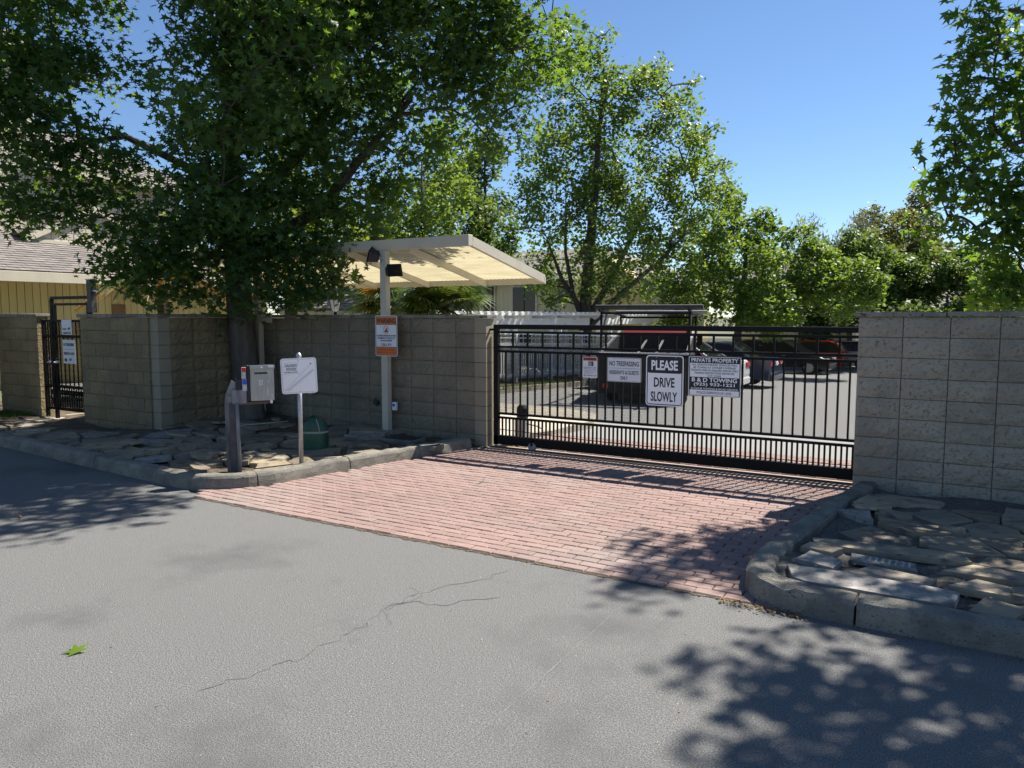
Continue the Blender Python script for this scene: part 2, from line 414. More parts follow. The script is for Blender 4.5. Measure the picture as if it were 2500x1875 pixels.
# ---- kerbs: a swept profile cut into cast lengths
KL = catmull([(-17, 5.55), (-14, 5.45), (-11.63, 5.34), (-9, 5.14), (-7.5, 5.03), (-7.0, 5.05), (-6.66, 5.25), (-6.44, 5.62), (-6.2, 6.95), (-5.82, 8.62)])
KR = catmull([(-.90, 8.55), (-1.12, 7.0), (-1.25, 5.85), (-1.27, 5.35), (-1.17, 5.0), (-.92, 4.83), (-.4, 4.80), (.34, 4.81), (2, 4.84), (6, 4.9)])
def kerb(path, cuts, wid, label):
    root = struct(empty('kerb', (path[0][0], path[0][1], 0)))
    root.location = (0, 0, 0)
    acc = 0; cur = [path[0]]; segs = []
    for a, c in zip(path[:-1], path[1:]):
        acc += math.hypot(c[0] - a[0], c[1] - a[1]); cur.append(c)
        if cuts and acc > cuts[0]: segs.append(cur); cur = [c]; cuts = cuts[1:]
    segs.append(cur)
    rk = random.Random(len(path))
    prof = [(0, -.03), (.006, .06), (.016, .118), (.034, .142), (.06, .152), (wid - .05, .156), (wid - .015, .148), (wid, .125), (wid, -.03)]
    for sg in segs:
        if len(sg) < 2: continue
        b = MB(); n = len(prof)
        for i, p in enumerate(sg):
            q0, q1 = sg[max(0, i - 1)], sg[min(len(sg) - 1, i + 1)]
            d = Vector((q1[0] - q0[0], q1[1] - q0[1])).normalized(); nn = Vector((-d.y, d.x))
            end = i in (0, len(sg) - 1)
            sh = (.007 if i == 0 else -.007) if end else 0
            for o_, z in prof:
                j = 0 if z < 0 else rk.uniform(-.006, .006) - (.012 if rk.random() < .06 and z > .1 else 0)
                zz = z - (.004 if end and z > .1 else 0) + (j if z > 0 else 0)
                o2 = o_ + j + (.002 if end and o_ < .05 else 0)
                b.v.append((p[0] + nn.x * o2 + d.x * sh, p[1] + nn.y * o2 + d.y * sh, zz))
        for i in range(len(sg) - 1):
            for k in range(n - 1): b.f.append((i * n + k, i * n + k + 1, (i + 1) * n + k + 1, (i + 1) * n + k))
        b.f += [tuple(range(n)), tuple((len(sg) - 1) * n + k for k in range(n))]
        b.build('kerb_length', M['concrete'], root, smooth=False)
    return root
kerb(KL, [2.6, 5.4, 8.0, 10.62, 11.85, 12.95], .19, '')
kerb(KR, [1.75, 4.3, 6.6, 8.2], .20, '')

# ---- brick pavers: the 300 nearest are parts of the driveway, the others one joined part
def interp(path, v, lo, hi):
    best = None
    for p in path:
        if lo <= p[0] <= hi and (best is None or abs(p[1] - v) < abs(best[1] - v)): best = p
    return best[0]
def brick_verts(L, W, h, ch):
    x, y = L / 2, W / 2
    vs = [(-x, -y, 0), (x, -y, 0), (x, y, 0), (-x, y, 0), (-x, -y, h - ch), (x, -y, h - ch), (x, y, h - ch), (-x, y, h - ch),
          (-x + ch, -y + ch, h), (x - ch, -y + ch, h), (x - ch, y - ch, h), (-x + ch, y - ch, h)]
    fs = [(8, 9, 10, 11)] + [(a + i, a + (i + 1) % 4, a + 4 + (i + 1) % 4, a + 4 + i) for a in (0, 4) for i in range(4)]
    return vs, fs
bv, bf = brick_verts(.1935, .0945, .034, .007)
bm_ = MB(); bm_.add(bv, bf); brick_me = bm_.mesh('brick', M['brick'])
places = []
for r_ in range(60):
    v = 4.885 + r_ * .0985
    if 8.60 < v < 9.03: continue
    if v > 10.36: break
    lo = interp(KL, v, -7.4, -5.5) - .12 if v < 8.6 else -5.9
    hi = interp(KR, v, -1.4, -.8) + .12 if v < 8.5 else .6
    if v < 5.1: lo = -6.95 + (0 if v > 4.98 else .25)
    u = lo + (.1 if r_ % 2 else 0) - (lo % .2)
    while u < hi:
        u += .2
        if lo < u < hi: places.append((u + rng.uniform(-.003, .003), v + rng.uniform(-.002, .002), -.022 + rng.uniform(-.0025, .0025), rng.uniform(-.012, .012), rng.uniform(-.01, .01), rng.uniform(-.012, .012)))
places.sort(key=lambda p: p[0] ** 2 + p[1] ** 2)
for p in places[:300]:
    o = link('brick', brick_me, drive, p[:3]); o.rotation_euler = p[3:]
rest = MB()
for p in places[300:]:
    m_ = Matrix.Rotation(p[5], 3, 'Z') @ Matrix.Rotation(p[3], 3, 'X')
    rest.add([tuple(m_ @ Vector(q) + Vector(p[:3])) for q in bv], bf)
stuff(rest.build('brick_field', M['brick'], drive))
# dirt and litter caught in the joint between asphalt and pavers
b = MB(); prev = None
for i in range(140):
    u = -6.7 + i * .0395; w = rng.uniform(.004, .035) * (1.5 if -5.2 < u < -3.4 else .8)
    b.v += [(u, 4.815 + rng.uniform(-.012, .01) - w * .5, .0035), (u, 4.85, .0035)]
b.f = [(2 * i, 2 * i + 1, 2 * i + 3, 2 * i + 2) for i in range(139)]
b.build('joint_dirt', M['dirt'], drive, fix=False)

# ---- gate track
b = MB(); b.box((-2.9, 8.83, -.004), (6.4, .36, .03)); trk = struct(b.build('gate_threshold', M['sill']))
MB().box((-2.9, 8.72, .018), (6.3, .05, .012)).build('track_rail', M['rust'], trk)
MB().box((-2.9, 8.86, .02), (6.3, .02, .016)).build('track_rail', M['rust'], trk)

# ---- the two raised beds of flagstones
def soil_h(u, v):
    h = .085 + .018 * math.sin(u * 3.1 + v * 2.2) + .012 * math.sin(u * 7.3 - v * 5.1)
    h += .10 * math.exp(-((u + 10) ** 2 + (v - 8.3) ** 2) / 1.6)
    return h
def bed(name, inside, u0, u1, v0, v1, m, st=.1):
    b = MB(); idx = {}
    nu, nv = int((u1 - u0) / st), int((v1 - v0) / st)
    def vid(i, j):
        if (i, j) not in idx:
            u, v = u0 + i * st, v0 + j * st; idx[(i, j)] = len(b.v)
            b.v.append((u, v, soil_h(u, v) + rng.uniform(-.012, .012)))
        return idx[(i, j)]
    for i in range(nu):
        for j in range(nv):
            if inside(u0 + (i + .5) * st, v0 + (j + .5) * st): b.f.append((vid(i, j), vid(i + 1, j), vid(i + 1, j + 1), vid(i, j + 1)))
    return struct(b.build(name, m, fix=False))
def near_face(path, u, v, horiz):
    if horiz: return min(path, key=lambda p: abs(p[0] - u))[1]
    return min(path, key=lambda p: abs(p[1] - v))[0]
KLs = [p for p in KL if p[1] < 5.3]; KLd = [p for p in KL if p[1] > 5.2 and p[0] > -7.5]
KRs = [p for p in KR if p[1] < 5.05 and p[0] > -1.3]; KRd = [p for p in KR if p[1] > 4.95 and p[0] < -.6]
def in_left(u, v, mrg=.1):
    if v > 9.1 or u > -5.85 - mrg: return False
    if u < -6.75:
        if v < near_face([p for p in KL if p[0] < -6.6], u, v, True) + mrg: return False
    if v > 5.2 and u > near_face(KLd, u, v, False) - mrg: return False
    if v <= 5.2 and u > -6.9: return False
    return True
def in_right(u, v, mrg=.1):
    if v > 8.9 or u < -1.2 + mrg: return False
    if v < near_face(KRs, u, v, True) + mrg: return False
    if v > 5 and u < near_face(KRd, u, v, False) + mrg: return False
    return True
bedL = bed('planting_bed', in_left, -17, -5.5, 4.9, 9.2, M['dirt'])
bedR = bed('planting_bed', in_right, -1.4, 5.2, 4.8, 9.0, M['gravel'])

def voronoi(seeds, reach=2.0):
    out = []
    for i, s_ in enumerate(seeds):
        poly = [(s_[0] - .7, s_[1] - .7), (s_[0] + .7, s_[1] - .7), (s_[0] + .7, s_[1] + .7), (s_[0] - .7, s_[1] + .7)]
        for j, t_ in enumerate(seeds):
            if i == j or abs(t_[0] - s_[0]) > reach or abs(t_[1] - s_[1]) > reach: continue
            mx, my = (s_[0] + t_[0]) / 2, (s_[1] + t_[1]) / 2; nx, ny = t_[0] - s_[0], t_[1] - s_[1]
            new = []
            for k in range(len(poly)):
                p, q = poly[k], poly[(k + 1) % len(poly)]
                dp = (p[0] - mx) * nx + (p[1] - my) * ny; dq = (q[0] - mx) * nx + (q[1] - my) * ny
                if dp <= 0: new.append(p)
                if dp * dq < 0:
                    t = dp / (dp - dq); new.append((p[0] + (q[0] - p[0]) * t, p[1] + (q[1] - p[1]) * t))
            poly = new
            if len(poly) < 3: break
        if len(poly) >= 3: out.append((s_, poly))
    return out
def flags(parent, inside, u0, u1, v0, v1, cell, skip, seed, gapf, tilt):
    r = random.Random(seed); seeds = []
    nu, nv = int((u1 - u0) / cell[0]), int((v1 - v0) / cell[1])
    for i in range(nu):
        for j in range(nv):
            seeds.append((u0 + (i + .5 + r.uniform(-.42, .42) + .5 * (j % 2)) * cell[0], v0 + (j + .5 + r.uniform(-.42, .42)) * cell[1]))
    for s_, poly in voronoi(seeds):
        if skip(*s_) or r.random() < .03: continue
        if not inside(s_[0], s_[1], .22): continue
        f = gapf * r.uniform(.9, 1.0)
        P = []
        for p in poly:
            q = [s_[0] + (p[0] - s_[0]) * f, s_[1] + (p[1] - s_[1]) * f]
            for _ in range(20):
                if inside(q[0], q[1], .2): break
                q = [s_[0] + (q[0] - s_[0]) * .9, s_[1] + (q[1] - s_[1]) * .9]
            P.append((q[0] - s_[0], q[1] - s_[1]))
        # ragged straight edges with a nick here and there
        Q = []
        for k in range(len(P)):
            a, c = P[k], P[(k + 1) % len(P)]
            L_ = math.hypot(c[0] - a[0], c[1] - a[1])
            if L_ < .05: continue
            for t in ((0, .35, .7) if L_ > .3 else (0, .5) if L_ > .16 else (0,)):
                w = .014 if t else .006
                Q.append((a[0] + (c[0] - a[0]) * t + r.uniform(-w, w), a[1] + (c[1] - a[1]) * t + r.uniform(-w, w)))
        if len(Q) < 4: continue
        th = r.uniform(.014, .040)
        b = MB(); b.prism(Q, -.03, th, ch=.0035)
        o = b.build('flagstone', M['flagpale'] if r.random() < .10 else M['flag'], parent, (s_[0], s_[1], soil_h(*s_) + .0 + r.uniform(-.012, .02)))
        o.rotation_euler = (r.gauss(0, tilt), r.gauss(0, tilt), 0)
flags(bedL, in_left, -14.4, -5.6, 5.0, 8.9, (.60, .40), lambda u, v: (u < -10.2 and v > 6.75) or (u < -12.1 and v > 6.05) or math.hypot(u + 10.0, v - 8.35) < .75 or (abs(u + 6.75) < .55 and abs(v - 8.2) < .42 and u > -7.2)
      or (u > -6.35 and v > 7.9) or math.hypot(u + 6.95, v - 5.62) < .17, 11, .975, .06)
flags(bedR, in_right, -1.4, 5.0, 4.8, 8.5, (.58, .36), lambda u, v: (v < 6.3 and u < .62) or v > 8.3, 29, .965, .05)

# loose shards lying over the gaps
def shards(parent, inside, n, box, seed, skip):
    r = random.Random(seed); k = 0
    while k < n:
        u, v = r.uniform(*box[:2]), r.uniform(*box[2:])
        if not inside(u, v, .3) or skip(u, v): continue
        k += 1; m_ = r.randint(4, 6); a0 = r.uniform(0, 6.28); L = r.uniform(.10, .26); rz = r.gauss(0, .4)
        P = [(L * math.cos(a0 + 6.283 * i / m_ + r.uniform(-.3, .3)) * r.uniform(.8, 1.1), L * .55 * math.sin(a0 + 6.283 * i / m_ + r.uniform(-.3, .3))) for i in range(m_)]
        P = sorted(P, key=lambda q: math.atan2(q[1], q[0]))
        o = MB().prism(P, -.012, r.uniform(.012, .03), ch=.003).build('flagstone', M['flag'], parent, (u, v, soil_h(u, v) + .028 + r.uniform(0, .012)))
        o.rotation_euler = (r.gauss(0, .07), r.gauss(0, .07), rz)
shards(bedL, in_left, 34, (-12, -6, 5.2, 8.5), 5, lambda u, v: (u < -10.2 and v > 6.7) or math.hypot(u + 10, v - 8.35) < .6 or math.hypot(u + 6.95, v - 5.62) < .3 or math.hypot(u + 6.64, v - 6.25) < .25 or math.hypot(u + 7.2, v - 7.0) < .35 or (u > -7.1 and v > 7.7))
shards(bedR, in_right, 24, (-.9, 3.0, 5.3, 8.1), 6, lambda u, v: (v < 5.6 and u < .2) or (-.85 < u < -.05 and 5.5 < v < 6.15))
# particular stones of the right bed
def slab(poly, th, m, z, rx=0, ry=0, parent=bedR, name='flagstone'):
    cx = sum(p[0] for p in poly) / len(poly); cy = sum(p[1] for p in poly) / len(poly)
    b = MB(); b.prism([(p[0] - cx, p[1] - cy) for p in poly], -.02, th, ch=.004)
    o = b.build(name, m, parent, (cx, cy, z)); o.rotation_euler = (rx, ry, 0); return o
slab([(-1.0, 5.36), (-.92, 5.13), (-.83, 5.09), (-.55, 5.08), (-.32, 5.065), (-.06, 5.06), (.01, 5.14), (.03, 5.30), (-.14, 5.335), (-.42, 5.35), (-.62, 5.375)], .035, M['flagpale'], .105, R(2), R(-1))
slab([(.08, 5.06), (.30, 5.05), (.38, 5.27), (.16, 5.34)], .03, M['flag'], .10, R(2), R(2))
for q_, m_ in (([(-.98, 5.55), (-.72, 5.46), (-.69, 5.68), (-.92, 5.80)], 'flagpale'), ([(-.62, 5.42), (-.36, 5.39), (-.13, 5.42), (-.10, 5.56), (-.5, 5.63)], 'flag'), ([(-.04, 5.44), (.4, 5.42), (.5, 5.60), (.12, 5.71)], 'flag'),
               ([(-.93, 6.02), (-.55, 5.99), (-.3, 6.02), (.1, 6.05), (.05, 6.24), (-.6, 6.22), (-.97, 6.16)], 'flag'), ([(-.08, 5.78), (.43, 5.75), (.55, 5.95), (.1, 6.01)], 'flag'), ([(.12, 6.10), (.55, 6.02), (.66, 6.26), (.2, 6.33)], 'flag'),
               ([(.46, 5.36), (.78, 5.10), (.9, 5.3), (.6, 5.52)], 'flag'), ([(-1.0, 5.86), (-.78, 5.82), (-.72, 5.96), (-.96, 5.99)], 'flag')):
    slab(q_, .028, M[m_], .098 + .01 * rng.random(), rng.gauss(0, .03), rng.gauss(0, .03))
cov = slab([(-.66, 5.93), (-.24, 5.90), (-.22, 5.73), (-.64, 5.76)], .010, M['concrete'], .104, 0, 0, None, 'meter_box_lid')
tag(cov, 'pale ribbed concrete lid of a meter box among the flagstones by the right wall', 'box lid')
for i in range(9):
    MB().box((-.17 + i * .042, 0, .013), (.016, .11, .004)).build('rib', M['walk'], cov)
cov.data.materials.clear(); cov.data.materials.append(M['flagpale'])
def valve_box(u, v, w, d, rz, label):
    o = empty('valve_box', (u, v, .105), rz, label, 'valve box')
    MB().prism(rrect(w, d, .05), -.03, .030, .006).build('rim', M['concrete'], o)
    MB().prism(rrect(w - .08, d - .08, .03), .0, .036, .003).build('lid', M['blackrough'], o)
    return o
valve_box(-6.72, 8.22, .56, .36, R(4), 'large rectangular valve box with pale rim in front of the lamp post')
valve_box(-6.12, 7.98, .42, .26, R(4), 'smaller rectangular valve box with pale rim against the kerb end')
# ================================================================== BLOCK WALLS
def block_mesh(L, H_, D_, amp, m, seed, nx=7, nz=4):
    """one block, front face towards -Y, centred in X, bottom at z=0; split face roughness amp"""
    r = random.Random(seed); vs = []; fs = []
    for j in range(nz + 1):
        for i in range(nx + 1):
            edge = i in (0, nx) or j in (0, nz)
            y = -D_ / 2 - (0 if edge else amp * r.uniform(.15, 1.0)); dx = 0 if edge else r.uniform(-.018, .018); dz = 0 if edge else r.uniform(-.012, .012)
            vs.append((-L / 2 + L * i / nx + dx, y + (r.uniform(0, amp * .25) if edge else 0), H_ * j / nz + dz))
    w = nx + 1
    for j in range(nz):
        for i in range(nx): fs.append((j * w + i, j * w + i + 1, (j + 1) * w + i + 1, (j + 1) * w + i))
    o = len(vs); vs += [(-L / 2, D_ / 2, 0), (L / 2, D_ / 2, 0), (L / 2, D_ / 2, H_), (-L / 2, D_ / 2, H_)]
    fs.append((o + 3, o + 2, o + 1, o))
    fs.append(tuple(range(w))[::-1] + (o, o + 1)); fs.append(tuple(nz * w + i for i in range(w)) + (o + 2, o + 3))
    fs.append(tuple(j * w for j in range(nz + 1)) + (o + 3, o)); fs.append(tuple(j * w + nx for j in range(nz, -1, -1)) + (o + 1, o + 2))
    b = MB(); b.v = vs; b.f = fs; return b.mesh('block', m)
CH, BL = .2032, .4064
def block_wall(name, label, a, c, top, m, bond='stack', rows=9, base=-.02, smooth_ends=(False, False), full_ends=True, amp=.019, capov=.035, thick=.19, mort='mortar'):
    """a, c: ends of the front face seen with the wall's face to the right of travel a->c turned towards the street"""
    ax, ay = a; L = math.hypot(c[0] - ax, c[1] - ay); ang = math.atan2(c[1] - ay, c[0] - ax)
    root = empty(name, (ax, ay, 0), ang, label, 'wall')
    # local frame: x along the wall, -y is the front
    vars_ = [block_mesh(BL - .008, CH - .008, thick, amp, m, 100 + k + int(L * 10)) for k in range(7)]
    half = [block_mesh(BL / 2 - .008, CH - .008, thick, amp, m, 300 + k, nx=3) for k in range(3)]
    flat = block_mesh(BL - .008, CH - .008, thick + .006, .0015, M['smooth'], 5)
    fhalf = block_mesh(BL / 2 - .008, CH - .008, thick + .006, .0015, M['smooth'], 6, nx=3)
    captop = top; bottom0 = top - .055
    core = MB(); core.box((L / 2, thick / 2 + .012, (bottom0 + base) / 2), (L - .03, thick - .03, bottom0 - base))
    core.build('mortar', M[mort], root)
    r = random.Random(int(L * 100))
    for k in range(rows):
        z = bottom0 - (k + 1) * CH
        x = 0.0
        off = BL / 2 if (bond == 'run' and k % 2) else 0
        xs = []
        if smooth_ends[0]: xs.append((0, .2, 'f')); x = .2
        if off: xs.append((x, BL / 2, 'h')); x += BL / 2
        xe = L - (.2 if smooth_ends[1] else 0)
        while x < xe - .02:
            w = min(BL, xe - x)
            xs.append((x, w, 'b')); x += w
        if smooth_ends[1]: xs.append((xe, .2, 'f'))
        for x0, w, kind in xs:
            if kind == 'f': me = fhalf
            elif kind == 'h': me = half[r.randrange(3)]
            elif w < BL - .01: me = half[r.randrange(3)]
            else: me = vars_[r.randrange(7)]
            o = link('block', me, root, (x0 + w / 2, thick / 2 + r.uniform(-.002, .002), z + .004))
            if kind == 'b' and w < BL - .01: o.scale.x = (w - .008) / (BL / 2 - .008)
    x = -capov
    while x < L + capov - .01:
        w = min(.8128, L + capov - x)
        b = MB(); b.cbox((0, 0, 0), (w - .006, thick + 2 * capov, .05), .008)
        for i, q in enumerate(b.v): b.v[i] = (q[0] + r.uniform(-.004, .004), q[1] + r.uniform(-.004, .004), q[2] + r.uniform(-.002, .003))
        b.build('cap', M['cap'], root, (x + w / 2, thick / 2, top - .026)); x += w
    return root
WALL_T = 1.865
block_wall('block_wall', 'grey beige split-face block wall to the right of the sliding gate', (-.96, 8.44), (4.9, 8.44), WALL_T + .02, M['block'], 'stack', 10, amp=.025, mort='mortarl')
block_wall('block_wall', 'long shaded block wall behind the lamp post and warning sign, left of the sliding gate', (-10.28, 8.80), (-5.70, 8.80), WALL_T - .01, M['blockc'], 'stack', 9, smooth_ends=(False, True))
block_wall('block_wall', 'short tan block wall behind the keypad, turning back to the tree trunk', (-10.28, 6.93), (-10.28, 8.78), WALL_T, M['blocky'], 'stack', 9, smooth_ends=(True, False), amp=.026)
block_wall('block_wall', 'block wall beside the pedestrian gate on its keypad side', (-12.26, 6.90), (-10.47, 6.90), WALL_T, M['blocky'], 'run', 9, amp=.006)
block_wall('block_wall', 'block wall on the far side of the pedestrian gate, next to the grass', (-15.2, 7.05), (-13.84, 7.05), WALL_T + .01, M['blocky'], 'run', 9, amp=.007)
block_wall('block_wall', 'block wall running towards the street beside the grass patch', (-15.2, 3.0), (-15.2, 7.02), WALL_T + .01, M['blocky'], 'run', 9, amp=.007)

# ================================================================== SLIDING VEHICLE GATE
GX0, GX1, GY = -5.63, .35, 8.90
gate = empty('sliding_gate', (GX0, GY, 0), 0, 'black steel sliding driveway gate with square pickets and mesh between two block walls', 'gate')
def gpart(name, b, m='black'): return b.build(name, M[m], gate)
LG = GX1 - GX0
gpart('top_rail', MB().cbox((LG / 2, 0, 1.69), (LG, .06, .062), .004))
gpart('upper_rail', MB().cbox((LG / 2, .0, 1.615), (LG, .04, .032), .003))
for z in (1.415, 1.352): gpart('middle_rail', MB().cbox((LG / 2, 0, z), (LG, .04, .030), .003))
for z in (.487, .43): gpart('lower_rail', MB().cbox((LG / 2, 0, z), (LG, .04, .030), .003))
gpart('bottom_beam', MB().cbox((LG / 2, 0, .118), (LG, .07, .125), .005))
gpart('end_post', MB().cbox((.035, 0, .88), (.07, .07, 1.66), .005))
mU = MB().cbox((0, 0, 0), (.024, .024, .21), .002).mesh('picket', M['black'])
mM = MB().cbox((0, 0, 0), (.021, .021, .84), .002).mesh('picket', M['black'])
mL = MB().cbox((0, 0, 0), (.021, .021, .25), .002).mesh('picket', M['black'])
for i in range(int((LG - .1) / .0575)):
    x = .07 + .0575 * (i + 1)
    link('picket', mL, gate, (x, 0, .30))
    if i % 2: link('picket', mM, gate, (x, 0, .92))
    if i % 4 == 3: link('picket', mU, gate, (x, 0, 1.51))
# expanded metal mesh: diamond lattice of flat strands behind the pickets
V = []; F = []
cw, chh, sw = .0185, .036, .0019
nx_, nz_ = int((LG - .1) / cw), int((1.60 - .49) / chh)
for j in range(nz_):
    for i in range(nx_):
        if GX0 + i * cw > -.6: break
        x0 = .07 + i * cw; z0 = .497 + j * chh
        for (xa, za, xb, zb) in ((0, .5, .5, 0), (.5, 0, 1, .5), (0, .5, .5, 1), (.5, 1, 1, .5)):
            xa, xb = x0 + xa * cw, x0 + xb * cw; za, zb = z0 + za * chh, z0 + zb * chh
            k = len(V); V += [(xa - sw, .018, za), (xa + sw, .022, za), (xb + sw, .022, zb), (xb - sw, .018, zb)]; F.append((k, k + 1, k + 2, k + 3))
stuff(link('expanded_mesh', np_mesh('expanded_mesh', np.array(V), np.array(F), M['black']), gate))
for x in (.62,):
    gpart('wheel', MB().lathe([(.0, -.018), (.055, -.018), (.062, -.008), (.056, 0), (.062, .008), (.055, .018), (0, .018)], (x, -.03, .062), 20, 'y'), 'greysteel')
    gpart('wheel_bracket', MB().cbox((x, -.055, .12), (.03, .012, .08), .002))
gpart('latch_hook', MB().box((-.06, 0, 1.65), (.14, .03, .03)))
gpart('drive_chain', MB().tube([(.08, -.03, .27), (1.5, -.03, .225), (3, -.03, .21), (LG, -.03, .22)], .005, 5))
# thin steel catch post beside the wall end
cp = empty('catch_post', (-5.66, 8.99, 0), 0, 'thin pale steel catch post between the wall end and the sliding gate', 'post')
MB().cbox((0, 0, .82), (.035, .035, 1.64), .003).build('post', M['trim'], cp)
MB().box((.0, .0, .006), (.08, .08, .012)).build('foot_plate', M['galv'], cp)
# gate operator behind the gate's lower left corner
op = empty('gate_operator', (-5.45, 9.35, -.02), 0, 'grey and black gate operator motor behind the lower corner of the sliding gate', 'gate motor')
MB().cbox((0, 0, .2), (.18, .16, .4), .02).build('housing', M['galv'], op)
MB().lathe([(.05, 0), (.085, .02), (.085, .16), (.06, .2), (.0, .21)], (.02, -.02, .38), 16).build('motor', M['blackrough'], op)
MB().tube([(.08, -.02, .32), (.3, -.1, .31), (.42, -.14, .28)], .008, 6).build('cable', M['blackrough'], op)

# ================================================================== SIGNS ON THE GATE (face -Y)
SY = GY - .045
def sign_root(name, x, z, label): return empty(name, (x, SY, z), 0, label, 'sign')
def bolts(root, pts, y=-.004):
    for x, z in pts: MB().lathe([(0, 0), (.006, 0), (.006, .004), (0, .005)], (x, y - .004, z), 8, 'y').build('bolt', M['galv'], root)
s1 = sign_root('warning_sign', -4.15, 1.18, 'small white warning sign with red heading on the sliding gate')
plate('panel', .205, .27, .003, M['white'], s1, r=.012)
plate('heading_band', .19, .042, .001, M['redsign'], s1, (0, -.0035, .107), .004)
fit('WARNING', .135, .026, M['ink'], s1, (.012, -.006, .107))
b = MB(); b.add([(-.088, -.0055, .092), (-.068, -.0055, .092), (-.078, -.0055, .121)], [(0, 1, 2)]); b.build('warning_triangle', M['ink'], s1, fix=False)
plate('pictogram_panel', .075, .062, .001, M['greysteel'], s1, (.012, -.0035, .047), .003)
b = MB(); b.tube([(.03, -.007, .022), (.038, -.007, .045), (.036, -.007, .066)], .006, 6); b.tube([(.036, -.007, .06), (.016, -.007, .068)], .004, 6); b.tube([(.036, -.007, .045), (.046, -.007, .02)], .005, 6); b.lathe([(0, -.003), (.006, -.003), (.006, .003), (0, .003)], (.038, -.007, .074), 8, 'y')
b.build('pictogram', M['ink'], s1)
fit('Moving Gate Can Cause', .175, .013, M['ink'], s1, (0, -.0045, -.001))
fit('Serious Injury or Death', .17, .013, M['ink'], s1, (0, -.0045, -.02))
for i, w in enumerate((.17, .17, .09, .165, .14, .11)):
    MB().box((-.085 + w / 2, -.0042, -.038 - i * .0088), (w, .0006, .0028)).build('print_line', M['inkgrey'], s1)
for sx in (-1, 1):
    b = MB(); b.add([(sx * .09, -.0042, -.105), (sx * .065, -.0042, -.093), (sx * .065, -.0042, -.119)], [(0, 1, 2)]); b.build('arrow', M['redsign'], s1, fix=False)
MB().box((0, -.0042, -.105), (.095, .0006, .012)).build('print_line', M['inkgrey'], s1)

s2 = sign_root('no_trespassing_sign', -3.68, 1.165, 'white rectangular sign reading no trespassing, residents and guests only, on the sliding gate')
plate('panel', .455, .305, .003, M['white'], s2, r=.015)
frame_line('border', .445, .295, .004, M['ink'], s2, (0, -.0042, 0), .012)
fit('NO TRESPASSING', .395, .062, M['ink'], s2, (0, -.0045, .077), .016)
MB().box((0, -.0045, .018), (.4, .0006, .003)).build('rule_line', M['ink'], s2)
fit('RESIDENTS & GUESTS', .39, .048, M['ink'], s2, (0, -.0045, -.034), .016)
fit('ONLY', .098, .046, M['ink'], s2, (0, -.0045, -.103), .016)
bolts(s2, [(-.13, .14), (.12, .14), (-.15, -.14), (.13, -.14)])

s3 = sign_root('speed_sign', -3.15, 1.05, 'tall white and black sign reading please drive slowly on the sliding gate')
plate('panel', .475, .62, .003, M['signwhite'], s3, r=.04)
frame_line('border', .45, .595, .011, M['ink'], s3, (0, -.0042, 0), .034)
plate('heading_band', .445, .205, .001, M['ink'], s3, (0, -.0035, .195), .03)
fit('PLEASE', .335, .122, M['signwhite'], s3, (0, -.0065, .19), .045)
fit('DRIVE', .262, .118, M['ink'], s3, (-.002, -.0045, -.02), .03)
fit('SLOWLY', .335, .122, M['ink'], s3, (-.004, -.0045, -.195), .03)
bolts(s3, [(-.105, .285), (.14, .285), (0, -.235)])

s4 = sign_root('towing_sign', -2.54, 1.125, 'black and white private property towing notice on the sliding gate')
plate('panel', .62, .47, .004, M['ink'], s4, r=.008)
frame_line('edge_trim', .62, .47, .008, M['white'], s4, (0, -.0048, 0), .008)
MB().box((0, -.0045, .075), (.585, .001, .165)).build('white_field', M['signwhite'], s4)
MB().box((0, -.0045, -.192), (.585, .001, .062)).build('white_field', M['signwhite'], s4)
fit('PRIVATE PROPERTY', .555, .046, M['signwhite'], s4, (0, -.0055, .194), .03)
for i, t_ in enumerate(('ALL UNAUTHORIZED VEHICLES WILL', "BE TOWED AT OWNER'S EXPENSE", 'TENANTS PARK IN ASSIGNED SPACES ONLY', 'PARKING RESTRICTIONS ENFORCED', 'CVC 22658')):
    fit(t_, (.54, .50, .565, .47, .155)[i], .024, M['ink'], s4, (0, -.0055, .139 - i * .0325), .018)
fit('B & D TOWING', .535, .05, M['signwhite'], s4, (0, -.0055, -.040), .035)
fit('(925) 933-1221', .485, .048, M['signwhite'], s4, (0, -.0055, -.098), .025)
fit('24 HOUR TOWING & ROAD SERVICE', .555, .022, M['signwhite'], s4, (0, -.0055, -.145), .018)
fit('POLICE DISPATCH 671-3333', .41, .03, M['ink'], s4, (0, -.0055, -.192), .018)
bolts(s4, [(-.22, .21), (.23, .205), (0, -.225), (-.29, -.2)])
# ================================================================== CARPORT CANOPY
cpy = empty('carport_canopy', (-7.38, 8.66, 0), 0, 'cream carport canopy on two square posts behind the warning sign', 'canopy')
def cpart(name, b, m): return b.build(name, M[m], cpy)
X0, X1 = -4.8, 1.52        # local extents along the street (root at the near post)
cpart('front_beam', MB().cbox(((X0 + X1) / 2, .0, 2.865), (X1 - X0, .11, .15), .005), 'cream')
b = MB(); b.bar((X1 - .03, .055, 2.855), (X1 - .03, 2.12, 2.43), .06, .13); cpart('end_fascia', b, 'cream')
cpart('back_fascia', MB().cbox(((X0 + X1) / 2, 2.13, 2.40), (X1 - X0, .05, .10), .004), 'cream')
for x in (.40, -.80, -2.0, -3.2, -4.4):
    b = MB(); b.bar((x, .06, 2.80), (x, 2.1, 2.375), .055, .09); cpart('rafter', b, 'cream')
